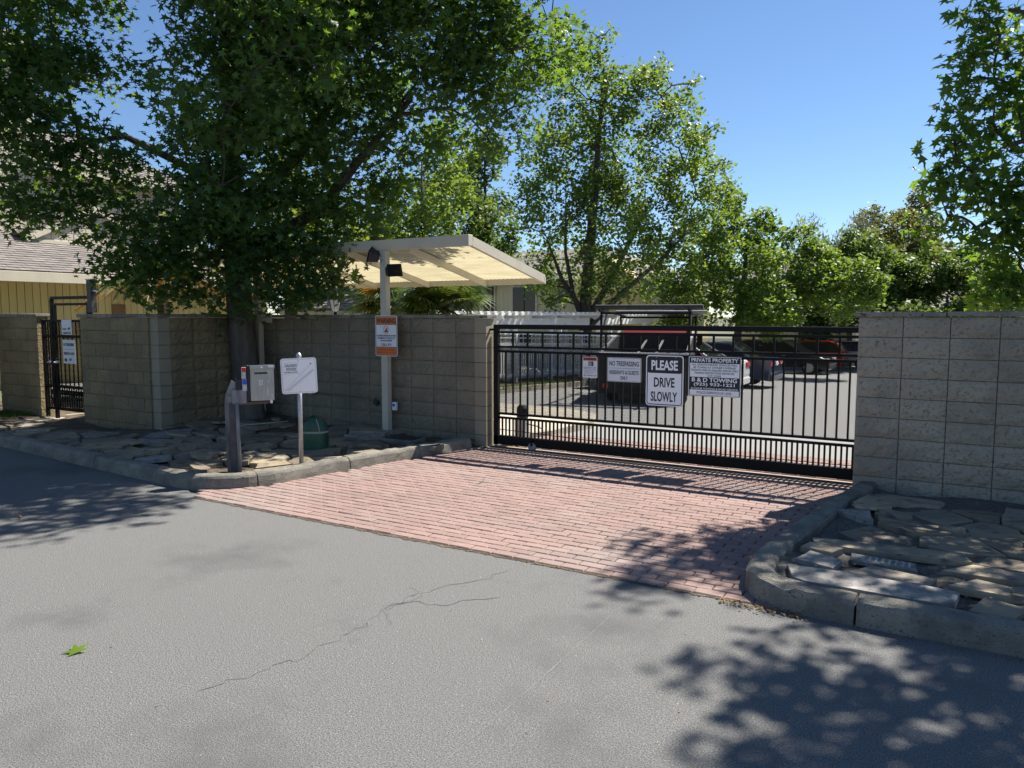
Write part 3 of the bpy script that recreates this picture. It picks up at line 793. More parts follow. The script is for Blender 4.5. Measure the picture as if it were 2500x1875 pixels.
# corrugated roof sheet, resting on the rafters
b = MB(); n = 150
for i in range(n + 1):
    x = X0 + (X1 - .06 - X0) * i / n; dz = .008 * (i % 2)
    b.v += [(x, .057, 2.862 + dz), (x, 2.1, 2.437 + dz)]
b.f = [(2 * i, 2 * i + 1, 2 * i + 3, 2 * i + 2) for i in range(n)]
cpart('roof_sheet', b, 'canopy')
for x in (0, -2.73):
    ps = cpart('post', MB().cbox((x, 0, 1.44), (.115, .10, 2.70), .006), 'cream')
MB().cbox((0, 0, .105), (.2, .18, .015), .002).build('base_plate', M['galv'], cpy)
MB().box((-.0585, 0, 1.98), (.004, .06, .045)).build('tag_plate', M['blackrough'], cpy)
# crosspiece on the far post
cpart('bracket_arm', MB().cbox((-2.52, -.07, 1.80), (.34, .04, .15), .004), 'cream')
# ---- flood lamps on the post
def flood(name, loc, rx, rz, label, s=1.0):
    f = empty(name, loc, 0, label, 'flood lamp', 'flood lamps on the carport post')
    f.rotation_euler = (rx[0], rx[1], rz)
    b = MB(); w, h, d = .21 * s, .16 * s, .14 * s
    # tapered housing: wide at the lens
    vs = [(-w / 2, -d, -h / 2), (w / 2, -d, -h / 2), (w / 2, -d, h / 2), (-w / 2, -d, h / 2),
          (-w * .36, 0, -h * .34), (w * .36, 0, -h * .34), (w * .36, 0, h * .34), (-w * .36, 0, h * .34)]
    b.add(vs, [(0, 1, 2, 3), (7, 6, 5, 4), (0, 4, 5, 1), (1, 5, 6, 2), (2, 6, 7, 3), (3, 7, 4, 0)])
    b.build('housing', M['blackrough'], f)
    MB().cbox((0, -d - .008, 0), (w + .02, .018, h + .02), .004).build('bezel', M['black'], f)
    MB().cbox((0, -d - .018, 0), (w - .03, .004, h - .03), .001).build('lens', M['glassdark'], f)
    MB().tube([(0, 0, 0), (0, .05, 0), (0, .09, .01)], .022 * s, 10).build('swivel', M['galv'], f)
    return f
flood('flood_lamp', (-7.43, 8.60, 2.69), (R(-18), R(22)), R(-62), 'black flood lamp tilted out to the tree side of the carport post')
flood('flood_lamp', (-7.23, 8.60, 2.47), (R(-8), R(-4)), R(68), 'lower black flood lamp on the gate side of the carport post')
MB().lathe([(.035, 0), (.04, .03), (.03, .05), (0, .06)], (-7.375, 8.60, 2.62), 12, 'y').build('junction_cover', M['galv']).parent = None
jc = bpy.data.objects['junction_cover']; tag(jc, 'round grey junction cover on the carport post between the flood lamps', 'junction box')

# ---- neighbourhood warning sign on the post
ws = empty('warning_sign', (-7.315, 8.595, 1.545), 0, 'orange and white warning sign reading call 911 on the carport post', 'sign')
plate('panel', .415, .595, .003, M['white'], ws, r=.03)
frame_line('border', .395, .575, .007, M['ink'], ws, (0, -.0042, 0), .026)
plate('heading_band', .38, .11, .001, M['orange'], ws, (0, -.0035, .222), .015)
plate('footer_band', .38, .115, .001, M['orange'], ws, (0, -.0035, -.222), .015)
for z in (.165, -.163): MB().box((0, -.0045, z), (.39, .0006, .006)).build('rule_line', M['ink'], ws)
fit('WARNING', .355, .078, M['ink'], ws, (0, -.0055, .222), .03)
b = MB(); ring = [(.052 * math.cos(R(a)), .06 * math.sin(R(a))) for a in range(0, 360, 15)]; inn = [(p[0] * .86, p[1] * .86) for p in ring]; n = len(ring)
b.add([(p[0], 0, p[1]) for p in ring] + [(p[0], 0, p[1]) for p in inn], [(i, (i + 1) % n, n + (i + 1) % n, n + i) for i in range(n)])
b.build('roundel', M['orange'], ws, (0, -.0046, .09), fix=False)
b = MB(); b.add([(-.035, 0, .055), (.03, 0, .055), (.036, 0, .062), (.012, 0, .092), (-.012, 0, .09)], [(0, 1, 2, 3, 4)]); b.add([(.002, 0, .09), (.02, 0, .072), (.022, 0, .105), (.024, 0, .115), (.004, 0, .118)], [(0, 1, 2, 3, 4)])
b.build('watch_figure', M['ink'], ws, (0, -.0047, 0), fix=False)
b = MB(); b.bar((-.036, 0, .128), (.038, 0, .05), .006, .001, (0, 1, 0)); b.build('slash', M['orange'], ws, (0, -.0062, 0))
for i, t_ in enumerate(('ALL SUSPICIOUS PERSONS AND ACTIVITIES', 'ARE IMMEDIATELY REPORTED TO', 'OUR POLICE DEPARTMENT')):
    fit(t_, (.36, .33, .22)[i], .024, M['ink'], ws, (0, -.0046, .003 - i * .036), .015)
fit('CALL 911', .185, .042, M['ink'], ws, (0, -.0046, -.128), .025)
fit('NEIGHBORHOOD WATCH', .30, .025, M['redsign'], ws, (0, -.0056, -.203))
fit('WE LOOK OUT FOR EACH OTHER', .35, .025, M['redsign'], ws, (0, -.0056, -.243))
# small box and blue cap at the post's foot, conduit along the wall
ob = empty('outlet_box', (-7.26, 8.70, .50), 0, 'small white and blue outlet box at the foot of the carport post', 'outlet box')
MB().cbox((0, 0, 0), (.075, .05, .12), .006).build('cover', M['white'], ob)
MB().cbox((0, -.028, .02), (.045, .008, .04), .003).build('flap', M['blue'], ob)
bc = empty('outlet_box', (-7.66, 8.74, .53), R(10), 'dark outlet cover tilted on the wall beside the carport post', 'outlet box')
MB().cbox((0, 0, 0), (.09, .05, .08), .012, Matrix.Rotation(R(25), 3, 'Y')).build('cover', M['blackrough'], bc)
cd = empty('conduit', (-9.0, 8.76, .6), 0, 'thin grey conduit running along the shaded wall to a pale junction box', 'conduit')
b = MB(); b.tube([(-.85, -.02, .55), (-.84, -.02, .2), (-.78, -.02, .1), (-.6, -.02, .04), (-.1, -.02, .03), (.02, -.02, .02), (.8, -.02, -.02), (1.3, -.02, -.05)], .009, 6); b.build('pipe', M['mortar'], cd)
MB().cbox((-.02, -.02, .03), (.11, .06, .09), .005).build('junction_box', M['trim'], cd)

# ================================================================== ENTRY KEYPAD ON ITS STAND
FA = R(57)        # the keypad faces the driver on the street
kp = empty('entry_keypad', (-6.98, 5.60, .10), FA, 'stainless entry keypad on a weathered bent metal stand at the kerb corner', 'keypad')
b = MB()
b.bar((-.05, .02, -.08), (-.06, .02, .76), .045, .09); b.build('stand_plate', M['weather'], kp)
b = MB(); b.bar((-.008, .0, -.08), (-.003, .0, .80), .04, .10); b.build('stand_channel', M['purple'], kp)
b = MB(); b.tube([(.04, -.02, -.08), (.034, -.02, .5), (.028, -.02, .80)], .022, 12); b.build('stand_pipe', M['weather'], kp, smooth=True)
b = MB(); b.bar((-.06, .02, .755), (-.045, .02, .90), .045, .09); b.bar((-.05, .02, .885), (.02, .02, 1.04), .045, .09); b.build('bent_arm', M['weather'], kp)
b = MB(); b.cbox((.06, .02, .87), (.17, .11, .16), .01); b.build('arm_box', M['weather'], kp)
b = MB(); b.bar((.0, .02, .785), (.40, .02, .79), .09, .03); b.build('shelf_bracket', M['rust'], kp)
b = MB(); b.cbox((.07, .02, 1.01), (.10, .07, .14), .01); b.build('arm_head', M['blackrough'], kp)
hb = MB().cbox((.30, .03, 1.02), (.30, .13, .41), .006).build('keypad_housing', M['blackrough'], kp)
face = MB().cbox((.325, -.045, 1.0), (.275, .02, .37), .004).build('face_plate', M['steel'], kp)
MB().cbox((.325, -.05, 1.205), (.285, .05, .045), .004).build('lid', M['steel'], kp)
MB().cbox((.31, -.058, 1.135), (.15, .006, .022), .003).build('display', M['lcd'], kp)
MB().lathe([(0, 0), (.012, 0), (.012, .01), (.004, .014), (0, .014)], (.315, -.088, 1.205), 12, 'y').build('lock', M['chrome'], kp)
MB().box((.425, -.0765, 1.212), (.06, .002, .022)).build('maker_label', M['white'], kp)
btn = MB().cbox((0, 0, 0), (.0115, .008, .0115), .002).mesh('button', M['chrome'])
for i in range(3):
    for j in range(4): link('button', btn, kp, (.29 + .017 * i, -.058, 1.055 - .0175 * j))
for j in range(5): link('button', btn, kp, (.385, -.058, .955 - .0175 * j))
link('button', btn, kp, (.395, -.058, 1.04))
for j in range(2): link('button', btn, kp, (.435, -.058, .875 - .022 * j))
for i, w in enumerate((.09, .11, .12, .10, .11)): MB().box((.205 + w / 2, -.0562, .955 - .016 * i), (w, .0008, .004)).build('print_line', M['inkgrey'], kp)
MB().cbox((.425, -.03, .80), (.03, .06, .04), .004).build('speaker_tab', M['white'], kp)
sw = MB().cbox((.115, -.03, 1.14), (.05, .03, .135), .003).build('switch_plate', M['galv'], kp)
MB().cbox((.115, -.048, 1.18), (.046, .008, .05), .002).build('red_label', M['red'], kp)
MB().cbox((.122, -.03, 1.0), (.055, .03, .135), .003).build('switch_plate', M['galv'], kp)
MB().cbox((.122, -.048, 1.035), (.050, .008, .05), .002).build('blue_label', M['blue'], kp)
MB().lathe([(0, 0), (.008, 0), (.008, .012), (0, .012)], (.122, -.058, .975), 10, 'y').build('key_switch', M['chrome'], kp)

kp.scale = (.93, .93, .97)
# ================================================================== MAP SIGN ON ITS PIPE
gs = empty('map_sign', (-6.64, 6.25, .10), R(45), 'white square sign with a site map and the words Galindo Woods on a steel pipe', 'sign')
b = MB(); b.tube([(0, 0, -.1), (.0, .0, 1.27)], .026, 14); b.build('pipe', M['galv'], gs, smooth=True)
MB().lathe([(.03, 0), (.034, .02), (.026, .045), (.012, .06), (0, .062)], (0, 0, 1.255), 14).build('pipe_cap', M['galv'], gs)
pn = plate('panel', .40, .41, .004, M['signwhite'], gs, (0, -.034, 1.05), .03)
pn.rotation_euler.y = R(-2)
def gsp(o): o.parent = pn; o.location = (o.location.x, o.location.y, o.location.z); return o
frame_line('border', .375, .385, .003, M['inkgrey'], pn, (0, -.0055, 0), .024)
fit('GALINDO', .14, .033, M['ink'], pn, (-.083, -.0056, .122), .012)
fit('WOODS', .115, .033, M['ink'], pn, (-.083, -.0056, .079), .012)
fit('1822 Monument Blvd.', .15, .014, M['ink'], pn, (-.083, -.0056, .046), .012)
for z in (.152, .027): MB().box((-.083, -.0055, z), (.175, .0006, .0018)).build('rule_line', M['inkgrey'], pn)
b = MB(); b.bar((-.165, -.0055, -.165), (.125, -.0055, .12), .0025, .0008, (0, 1, 0)); b.bar((-.125, -.0055, -.155), (.165, -.0055, .07), .0022, .0008, (0, 1, 0)); b.bar((-.165, -.0055, -.165), (-.125, -.0055, -.155), .0022, .0008, (0, 1, 0)); b.build('map_outline', M['inkgrey'], pn)
b = MB(); rm = random.Random(3)
for i in range(54):
    t = i / 54
    for k in range(2): b.bar((-.14 + .30 * t + k * .012, -.0055, -.155 + .235 * t + k * -.012 - .004), (-.14 + .30 * t + k * .012 + rm.uniform(.004, .010), -.0055, -.155 + .235 * t - k * .012 - .004 - rm.uniform(.003, .010)), .0018, .0008, (0, 1, 0))
b.build('map_units', M['inkgrey'], pn)
MB().lathe([(0, 0), (.009, 0), (.009, .001), (0, .001)], (.135, -.0062, .135), 12, 'y').build('map_marker', M['red'], pn)
bolts(pn, [(0, .175), (.005, -.185)], -.004)

# ================================================================== GREEN COVER OVER A BACKFLOW VALVE
gb = empty('valve_cover', (-7.20, 7.02, .12), R(28), 'dark green fabric cover with grey strap over a valve, behind the map sign', 'valve cover')
prof = [(-.02, .20, .17), (.10, .205, .175), (.24, .20, .17), (.27, .198, .168), (.285, .20, .17), (.38, .17, .15), (.46, .115, .105), (.50, .06, .06), (.51, .02, .02)]
b = MB(); n = 20; rr = random.Random(4)
for z, rx, ry in prof:
    for k in range(n):
        a = 2 * math.pi * k / n; e = 2.6
        cx_ = math.copysign(abs(math.cos(a)) ** (2 / e), math.cos(a)); sy_ = math.copysign(abs(math.sin(a)) ** (2 / e), math.sin(a))
        b.v.append((rx * cx_ * (1 + rr.uniform(-.02, .02)) + .04 * max(0, z - .3), ry * sy_ * (1 + rr.uniform(-.02, .02)), z + .04 + rr.uniform(-.004, .004)))
for i in range(len(prof) - 1): b.f += [(i * n + k, i * n + (k + 1) % n, (i + 1) * n + (k + 1) % n, (i + 1) * n + k) for k in range(n)]
b.f.append(tuple((len(prof) - 1) * n + k for k in range(n)))
b.build('fabric', M['greenbag'], gb, smooth=True)
b = MB(); ringp = []
for k in range(n + 1):
    a = 2 * math.pi * k / n; e = 2.6
    ringp.append((.207 * math.copysign(abs(math.cos(a)) ** (2 / e), math.cos(a)), .177 * math.copysign(abs(math.sin(a)) ** (2 / e), math.sin(a))))
for p in ringp: b.v += [(p[0], p[1], .275), (p[0], p[1], .305)]
b.f = [(2 * i, 2 * i + 1, 2 * i + 3, 2 * i + 2) for i in range(n)]
b.build('strap', M['strap'], gb, fix=False)
b = MB(); b.tube([(.13, -.18, .3), (.11, -.165, .40), (.06, -.11, .50)], .007, 6); b.build('piping', M['strap'], gb)
b = MB(); b.tube([(.07, 0, -.14), (.07, 0, .10)], .03, 8); b.tube([(-.07, 0, -.14), (-.07, 0, .10)], .03, 8); b.build('riser_pipe', M['galv'], gb)

gb.scale = (.84, .84, .80)
# ================================================================== PEDESTRIAN GATE
pg = empty('pedestrian_gate', (-13.80, 7.12, .07), 0, 'black metal pedestrian gate with mesh and signs between the two tan walls', 'gate')
W_ = 1.50
def ppart(name, b, m='black', p=None): return b.build(name, M[m], p or pg)
# fixed frame and posts
for x, h in ((.03, 1.73), (.33, 2.08), (W_ - .03, 2.25)): ppart('post', MB().cbox((x, 0, h / 2 - .05), (.055, .055, h + .05), .004))
ppart('transom', MB().cbox((.90, 0, 2.07), (1.16, .05, .05), .004))
ppart('hinge_post', MB().cbox((W_ + .07, -.02, 2.08), (.12, .10, .52), .006), 'purple')
ppart('post_cap', MB().cbox((W_ + .07, -.02, 2.352), (.14, .12, .02), .004), 'galv')
ppart('arm_stub', MB().cbox((W_ + .20, -.02, 2.17), (.14, .03, .03), .003), 'white')
# leaf
lf = MB(); 
for z in (.17, .56, 1.42, 1.68): lf.cbox((.90, 0, z), (1.06, .045, .045), .003)
for x in (.40, 1.42): lf.cbox((x, 0, .92), (.045, .045, 1.53), .003)
lf.cbox((.90, 0, 1.96), (1.0, .04, .04), .003); lf.cbox((.42, 0, 1.82), (.04, .04, .26), .003); lf.cbox((1.41, 0, 1.82), (.04, .04, .26), .003)
leafp = ppart('leaf_frame', lf)
for z in (.17, .56, 1.42, 1.68): ppart('side_rail', MB().cbox((.18, 0, z), (.24, .04, .04), .003))
def twist_bar(L):                                  # twisted square picket
    b = MB(); n = int(L / .03)
    for i in range(n + 1):
        a = i * .5; z = L * i / n
        b.v += [(.013 * math.cos(a + k * math.pi / 2), .013 * math.sin(a + k * math.pi / 2), z) for k in range(4)]
    for i in range(n): b.f += [(4 * i + k, 4 * i + (k + 1) % 4, 4 * i + 4 + (k + 1) % 4, 4 * i + 4 + k) for k in range(4)]
    return b.mesh('picket', M['black'])
tb1, tb2, tb3 = twist_bar(.82), twist_bar(.35), twist_bar(.22)
for x in (.52, .64, .77, .90, 1.03, 1.16, 1.29): link('picket', tb1, pg, (x, 0, .58)); link('picket', tb3, pg, (x, 0, 1.44))
for i in range(14): link('picket', tb2, pg, (.45 + i * .071, 0, .19))
for x in (.10, .17, .24): link('picket', tb1, pg, (x, 0, .58)); link('picket', tb2, pg, (x, 0, .19)); link('picket', tb3, pg, (x, 0, 1.44))
V = []; F = []
for j in range(38):
    for i in range(48):
        x0, z0 = .07 + i * .0285, .19 + j * .039
        for (xa, za, xb, zb) in ((0, .5, .5, 0), (.5, 0, 1, .5), (0, .5, .5, 1), (.5, 1, 1, .5)):
            xa, xb = x0 + xa * .0285, x0 + xb * .0285; za, zb = z0 + za * .039, z0 + zb * .039
            k = len(V); V += [(xa - .0022, .018, za), (xa + .0022, .021, za), (xb + .0022, .021, zb), (xb - .0022, .018, zb)]; F.append((k, k + 1, k + 2, k + 3))
stuff(link('expanded_mesh', np_mesh('expanded_mesh', np.array(V), np.array(F), M['black']), pg))
ppart('lock_case', MB().cbox((.42, -.03, .93), (.12, .05, .22), .005))
for x in (.36, .55): ppart('door_knob', MB().lathe([(.012, 0), (.012, .03), (.03, .045), (.033, .065), (.022, .082), (0, .085)], (x, -.14, .98), 14, 'y'), 'chrome')
for z in (.45, 1.5): ppart('hinge', MB().tube([(W_ - .05, -.03, z - .05), (W_ - .05, -.03, z + .05)], .012, 8))
q1 = empty('security_sign', (-12.98, 7.085, 1.645), 0, 'white security camera notice near the top of the pedestrian gate', 'sign')
plate('panel', .30, .25, .003, M['white'], q1, r=.01)
fit('Security', .12, .04, M['ink'], q1, (-.065, -.0045, -.03)); fit('Cameras In Use', .23, .04, M['ink'], q1, (0, -.0045, -.09))
MB().cbox((.075, -.006, -.02), (.06, .002, .03), .0005, Matrix.Rotation(R(-20), 3, 'Y')).build('camera_icon', M['ink'], q1)
q2 = empty('no_trespassing_sign', (-12.94, 7.085, 1.235), 0, 'white no trespassing sign in the middle of the pedestrian gate', 'sign')
plate('panel', .37, .40, .003, M['white'], q2, r=.01)
fit('NO TRESPASSING', .32, .05, M['ink'], q2, (0, -.0045, .12), .016); MB().box((0, -.0045, .04), (.32, .0006, .004)).build('rule_line', M['ink'], q2)
fit('RESIDENTS & GUESTS', .32, .042, M['ink'], q2, (0, -.0045, -.03), .016); fit('ONLY', .09, .042, M['ink'], q2, (.03, -.0045, -.13), .016)
MB().cbox((-.11, -.005, -.14), (.07, .002, .05), .0005).build('sticker', M['rust'], q2)
# paving of the little path through that gate
struct(MB().box((-13.0, 8.2, .04), (1.62, 3.9, .06)).build('path', M['walk']))
# ================================================================== SHINGLE ROOF HELPER
def shingle_slope(parent, p0, along, up, wid, length, tab=.34, course=.17, name='shingle', limit=None, skip=None):
    """tabs laid on a slope; p0 low corner, along/up unit vectors; each tab is a small wedge object"""
    al, upv = Vector(along).normalized(), Vector(up).normalized(); nrm = al.cross(upv)
    if nrm.z < 0: nrm = -nrm
    me = None
    b = MB(); w, l = tab - .012, course * 1.25
    vs = [(0, 0, .030), (w, 0, .030), (w, l, .008), (0, l, .008), (0, 0, .004), (w, 0, .004)]
    b.add(vs, [(0, 1, 2, 3), (0, 4, 5, 1), (0, 3, 4), (1, 5, 2)])
    me = b.mesh(name, M['shingle'])
    mat3 = Matrix((al, upv, nrm)).transposed().to_4x4()
    r = random.Random(9)
    for j in range(int(length / course)):
        nn = int(wid / tab)
        for i in range(nn + 1):
            x = (i - (.5 if j % 2 else 0)) * tab
            if x < -.02 or x > wid - tab * .5: continue
            if skip and skip(x + tab / 2, (j + .5) * course): continue
            o = link(name, me, parent)
            o.matrix_local = Matrix.Translation(Vector(p0) + al * x + upv * (j * course) + nrm * r.uniform(0, .006)) @ mat3
def slab3(name, pts, th, m, parent):               # thick polygon in space
    P = [Vector(p) for p in pts]; n = (P[1] - P[0]).cross(P[2] - P[0]).normalized()
    if n.z < 0: n = -n
    b = MB(); k = len(P); b.v = [tuple(p) for p in P] + [tuple(p - n * th) for p in P]
    b.f = [tuple(range(k)), tuple(range(2 * k - 1, k - 1, -1))] + [(i, (i + 1) % k, k + (i + 1) % k, k + i) for i in range(k)]
    return b.build(name, M[m], parent)
def boards_u(parent, u, v0, v1, z0, z1, m, w=.2, z1f=None):  # vertical siding facing +X on the plane x=u
    n = int((v1 - v0) / w + .5); w = (v1 - v0) / n; cache = {}
    for i in range(n):
        zt = z1f(v0 + (i + .5) * w) if z1f else z1
        if zt - z0 < .05: continue
        key = round(zt, 2)
        if key not in cache: cache[key] = MB().cbox((0, 0, (z0 + zt) / 2), (.02, w - .014, zt - z0), .004).mesh('siding_board', M[m])
        link('siding_board', cache[key], parent, (u, v0 + (i + .5) * w, 0))
def boards_v(parent, v, u0, u1, z0, z1, m, w=.2):             # siding facing -Y on the plane y=v
    n = int((u1 - u0) / w + .5); w = (u1 - u0) / n
    me = MB().cbox((0, 0, (z0 + z1) / 2), (w - .014, .02, z1 - z0), .004).mesh('siding_board', M[m])
    for i in range(n): link('siding_board', me, parent, (u0 + (i + .5) * w, v, 0))

# ================================================================== HOUSE BEYOND THE PEDESTRIAN GATE
hs = empty('house', (-22, 12, 0), 0, 'two-storey yellow and cream house with shingle roofs behind the pedestrian gate', 'house')
hs.location = (0, 0, 0)
MB().box((-23.9, 12.0, 1.3), (4.3, 14.0, 3.2)).build('lower_wall', M['mortar'], hs)
boards_u(hs, -21.735, 5.0, 19.0, -.2, 2.74, 'sidingY')
MB().cbox((-21.71, 13.40, 1.95), (.03, .42, .42), .004).build('wall_vent', M['brownwood'], hs)
# lower roof
slab3('roof', [(-20.75, 4.2, 2.95), (-20.75, 19.6, 2.95), (-24.2, 19.6, 4.28), (-24.2, 4.2, 4.28)], .05, 'ridge', hs)
up_ = Vector((-3.45, 0, 1.33)).normalized()
shingle_slope(hs, (-20.80, 7.4, 2.975), (0, 1, 0), up_, 10.2, 3.65, .36, .20)
MB().cbox((-20.73, 11.9, 2.83), (.05, 15.4, .26), .005).build('fascia', M['sidingC'], hs)
MB().cbox((-21.25, 11.9, 2.74), (1.0, 15.3, .02), .003).build('soffit', M['sidingC'], hs)
# cross gable standing on the lower roof
gv0, gv1, gp, gz0, gz1, gu = 11.9, 15.7, 13.8, 4.10, 5.05, -23.35
b = MB(); b.add([(gu, gv0, gz0 - .3), (gu, gv1, gz0 - .3), (gu, gv1, gz0), (gu, gp, gz1), (gu, gv0, gz0)], [(0, 1, 2, 3, 4)]); b.add([(gu - 1.2, gv0, gz0), (gu - 1.2, gv1, gz0), (gu - 1.2, gp, gz1)], [(0, 1, 2)])
b.build('gable_wall', M['sidingC'], hs, fix=False)
for i in range(5):
    z = gz0 - .1 + i * .19; hw = (gz1 - z) / (gz1 - gz0) * (gv1 - gv0) / 2 - .12
    if hw > .15:
        for k in range(int(2 * hw / .22)):
            MB().cbox((gu + .015, gp - hw + .11 + k * .22, z), (.02, .2, .17), .004).build('wall_shingle', M['trim'], hs)
for s_ in (-1, 1):
    a = (gu + .12, gp, gz1 + .10); c = (gu + .12, gp + s_ * 2.15, gz0 - .04)
    b = MB(); b.bar(a, c, .06, .26); b.build('barge_board', M['sidingC'], hs)
    slab3('gable_roof', [(gu + .16, gp, gz1 + .25), (gu + .16, gp + s_ * 2.25, gz0 + .09), (gu - 1.4, gp + s_ * 2.25, gz0 + .09), (gu - 1.4, gp, gz1 + .25)], .05, 'ridge', hs)
MB().cbox((gu + .05, gp, gz0 - .16), (.06, 3.5, .2), .004).build('gable_trim', M['sidingC'], hs)
# upper storey: tall part and right part
MB().box((-26.6, 8.2, 6.2), (5.0, 8.3, 6.6)).build('upper_wall', M['mortar'], hs)
boards_u(hs, -24.085, 4.1, 12.35, 3.9, 9.5, 'sidingC')
for v in (12.36, 10.9): MB().cbox((-24.06, v, 6.7), (.05, .24, 5.6), .005).build('corner_board', M['sidingC'], hs)
MB().box((-26.9, 14.9, 5.0), (5.0, 5.0, 2.9)).build('upper_wall', M['mortar'], hs)
boards_u(hs, -24.385, 12.5, 17.4, 3.9, 6.2, 'sidingC')
eu, ev0, ev1, ez = -23.8, 12.3, 18.1, 6.33
slab3('upper_roof', [(eu, ev0, ez), (eu, ev1, ez), (-26.6, ev1 - 2.6, 7.95), (-26.6, ev0, 7.95)], .05, 'ridge', hs)
slab3('upper_roof', [(eu, ev1, ez), (-29.4, ev1, ez), (-26.6, ev1 - 2.6, 7.95)], .05, 'ridge', hs)
upu = Vector((-2.8, 0, 1.62)).normalized()
shingle_slope(hs, (eu - .02, ev0, ez + .02), (0, 1, 0), upu, 5.8, 3.2, .36, .20, skip=lambda x, y: x > 5.7 - y * .8)
MB().cbox((eu + .02, (ev0 + ev1) / 2, ez - .13), (.05, ev1 - ev0, .22), .005).build('fascia', M['sidingC'], hs)
slab3('tall_roof', [(-23.4, 3.5, 9.4), (-23.4, 13.0, 9.4), (-26.6, 13.0, 10.9), (-26.6, 3.5, 10.9)], .08, 'ridge', hs)

# ================================================================== SMALL HIP-ROOFED HUT AND LANTERN BEHIND THE LONG WALL
hut = empty('garden_hut', (-14.7, 15.3, 0), R(31), 'small cream hut with shingled hip roof behind the long wall', 'hut')
MB().box((0, 1.2, .85), (2.2, 2.2, 2.1)).build('wall', M['sidingC'], hut)
MB().cbox((0, 1.2, 1.93), (3.0, 3.0, .14), .01).build('fascia', M['sidingC'], hut)
pk = (0, 1.2, 2.75); c4 = [(-1.55, -.35, 2.0), (1.55, -.35, 2.0), (1.55, 2.75, 2.0), (-1.55, 2.75, 2.0)]
for i in range(4): slab3('roof', [c4[i], c4[(i + 1) % 4], pk], .04, 'ridge', hut)
shingle_slope(hut, (-1.55, -.37, 2.005), (1, 0, 0), (0, 1.55, .75), 3.1, 1.65, .3, .16, skip=lambda x, y: x < y * .93 or x > 3.1 - y * .93)
b = MB(); b.bar((1.55, -.36, 2.03), (0, 1.2, 2.79), .12, .04); b.build('hip_cap', M['ridge'], hut)
ln = empty('garden_lantern', (-12.1, 12.5, 0), 0, 'black garden lantern on a post peeking over the long wall', 'lantern')
MB().tube([(0, 0, -.06), (0, 0, 1.92)], .035, 8).build('post', M['black'], ln)
b = MB(); b.lathe([(.05, 1.92), (.07, 1.95), (.12, 2.16), (.13, 2.2)], n=6); b.build('glass', M['white'], ln)
for k in range(6):
    a = R(60 * k); MB().tube([(.05 * math.cos(a), .05 * math.sin(a), 1.92), (.135 * math.cos(a), .135 * math.sin(a), 2.2)], .008, 5).build('rib', M['black'], ln)
MB().lathe([(.15, 2.2), (.14, 2.23), (.09, 2.31), (.03, 2.35), (.015, 2.42), (0, 2.43)], n=12).build('hood', M['black'], ln)

# ================================================================== FAR APARTMENT BUILDINGS
def far_building(root, u0, u1, v0, v1, z0, zs, m, roof_rise=1.7, ov=.7):
    MB().box(((u0 + u1) / 2, (v0 + v1) / 2, (z0 + zs) / 2), (u1 - u0, v1 - v0, zs - z0)).build('wall', M[m], root)
    a, c, e, f = (u0 - ov, v0 - ov, zs), (u1 + ov, v0 - ov, zs), (u1 + ov, v1 + ov, zs), (u0 - ov, v1 + ov, zs)
    um = (v1 - v0) / 2 + ov
    r0, r1 = (u0 - ov + um, (v0 + v1) / 2, zs + roof_rise), (u1 + ov - um, (v0 + v1) / 2, zs + roof_rise)
    if r0[0] > r1[0]: r0 = r1 = ((u0 + u1) / 2, (v0 + v1) / 2, zs + roof_rise)
    for q in ([a, c, r1, r0], [c, e, r1], [e, f, r0, r1], [f, a, r0]): slab3('roof', q, .1, 'shingle', root)
    for (x0, y0, x1, y1) in ((u0 - ov, v0 - ov, u1 + ov, v0 - ov), (u1 + ov, v0 - ov, u1 + ov, v1 + ov)):
        b = MB(); b.bar((x0, y0, zs - .1), (x1, y1, zs - .1), .05, .2); b.build('fascia', M['trim'], root)
def window_v(root, u, v, z, w, h, two=True):      # window on a wall facing -Y
    f = MB(); 
    for sx in (-1, 1): f.cbox((u + sx * (w / 2 + .05), v - .03, z), (.1, .06, h + .2), .005)
    for sz in (-1, 1): f.cbox((u, v - .03, z + sz * (h / 2 + .05)), (w, .06, .1), .005)
    wf = f.build('window', M['trim'], root)
    if two: MB().cbox((u, v - .035, z), (.05, .04, h), .003).build('mullion', M['blackrough'], wf)
    for sx in ((-1, 1) if two else (0,)):
        MB().box((u + sx * w / 4, v - .018, z), (w / 2 - .03 if two else w, .02, h)).build('pane', M['glassdark'], wf)
fb = empty('apartment_building', (0, 0, 0), 0, 'pale yellow apartment building with grey roof behind the tall gum tree and pergola', 'building')
far_building(fb, -34, -14.2, 38, 48, -1.4, 3.75, 'sidingF', 2.2)
n_ = 80
grv = MB().box((0, 0, 1.2), (.012, .012, 5.0)).mesh('batten', M['trim'])
for i in range(0, 66): link('batten', grv, fb, (-33.9 + i * .3, 37.995, 0))
window_v(fb, -22.0, 38, 2.75, 1.5, 1.4); window_v(fb, -19.3, 38, 2.9, 1.3, .8); window_v(fb, -26.5, 38, 2.75, 1.5, 1.4); window_v(fb, -22.2, 38, .1, 1.5, 1.4)
MB().cbox((-24.2, 37.9, 1.2), (.2, .2, 5.0), .01).build('brown_post', M['brownwood'], fb)
MB().tube([(-23.9, 37.9, 3.6), (-23.95, 37.9, 3.3), (-24.0, 37.92, -.9)], .05, 8).build('downpipe', M['trim'], fb)
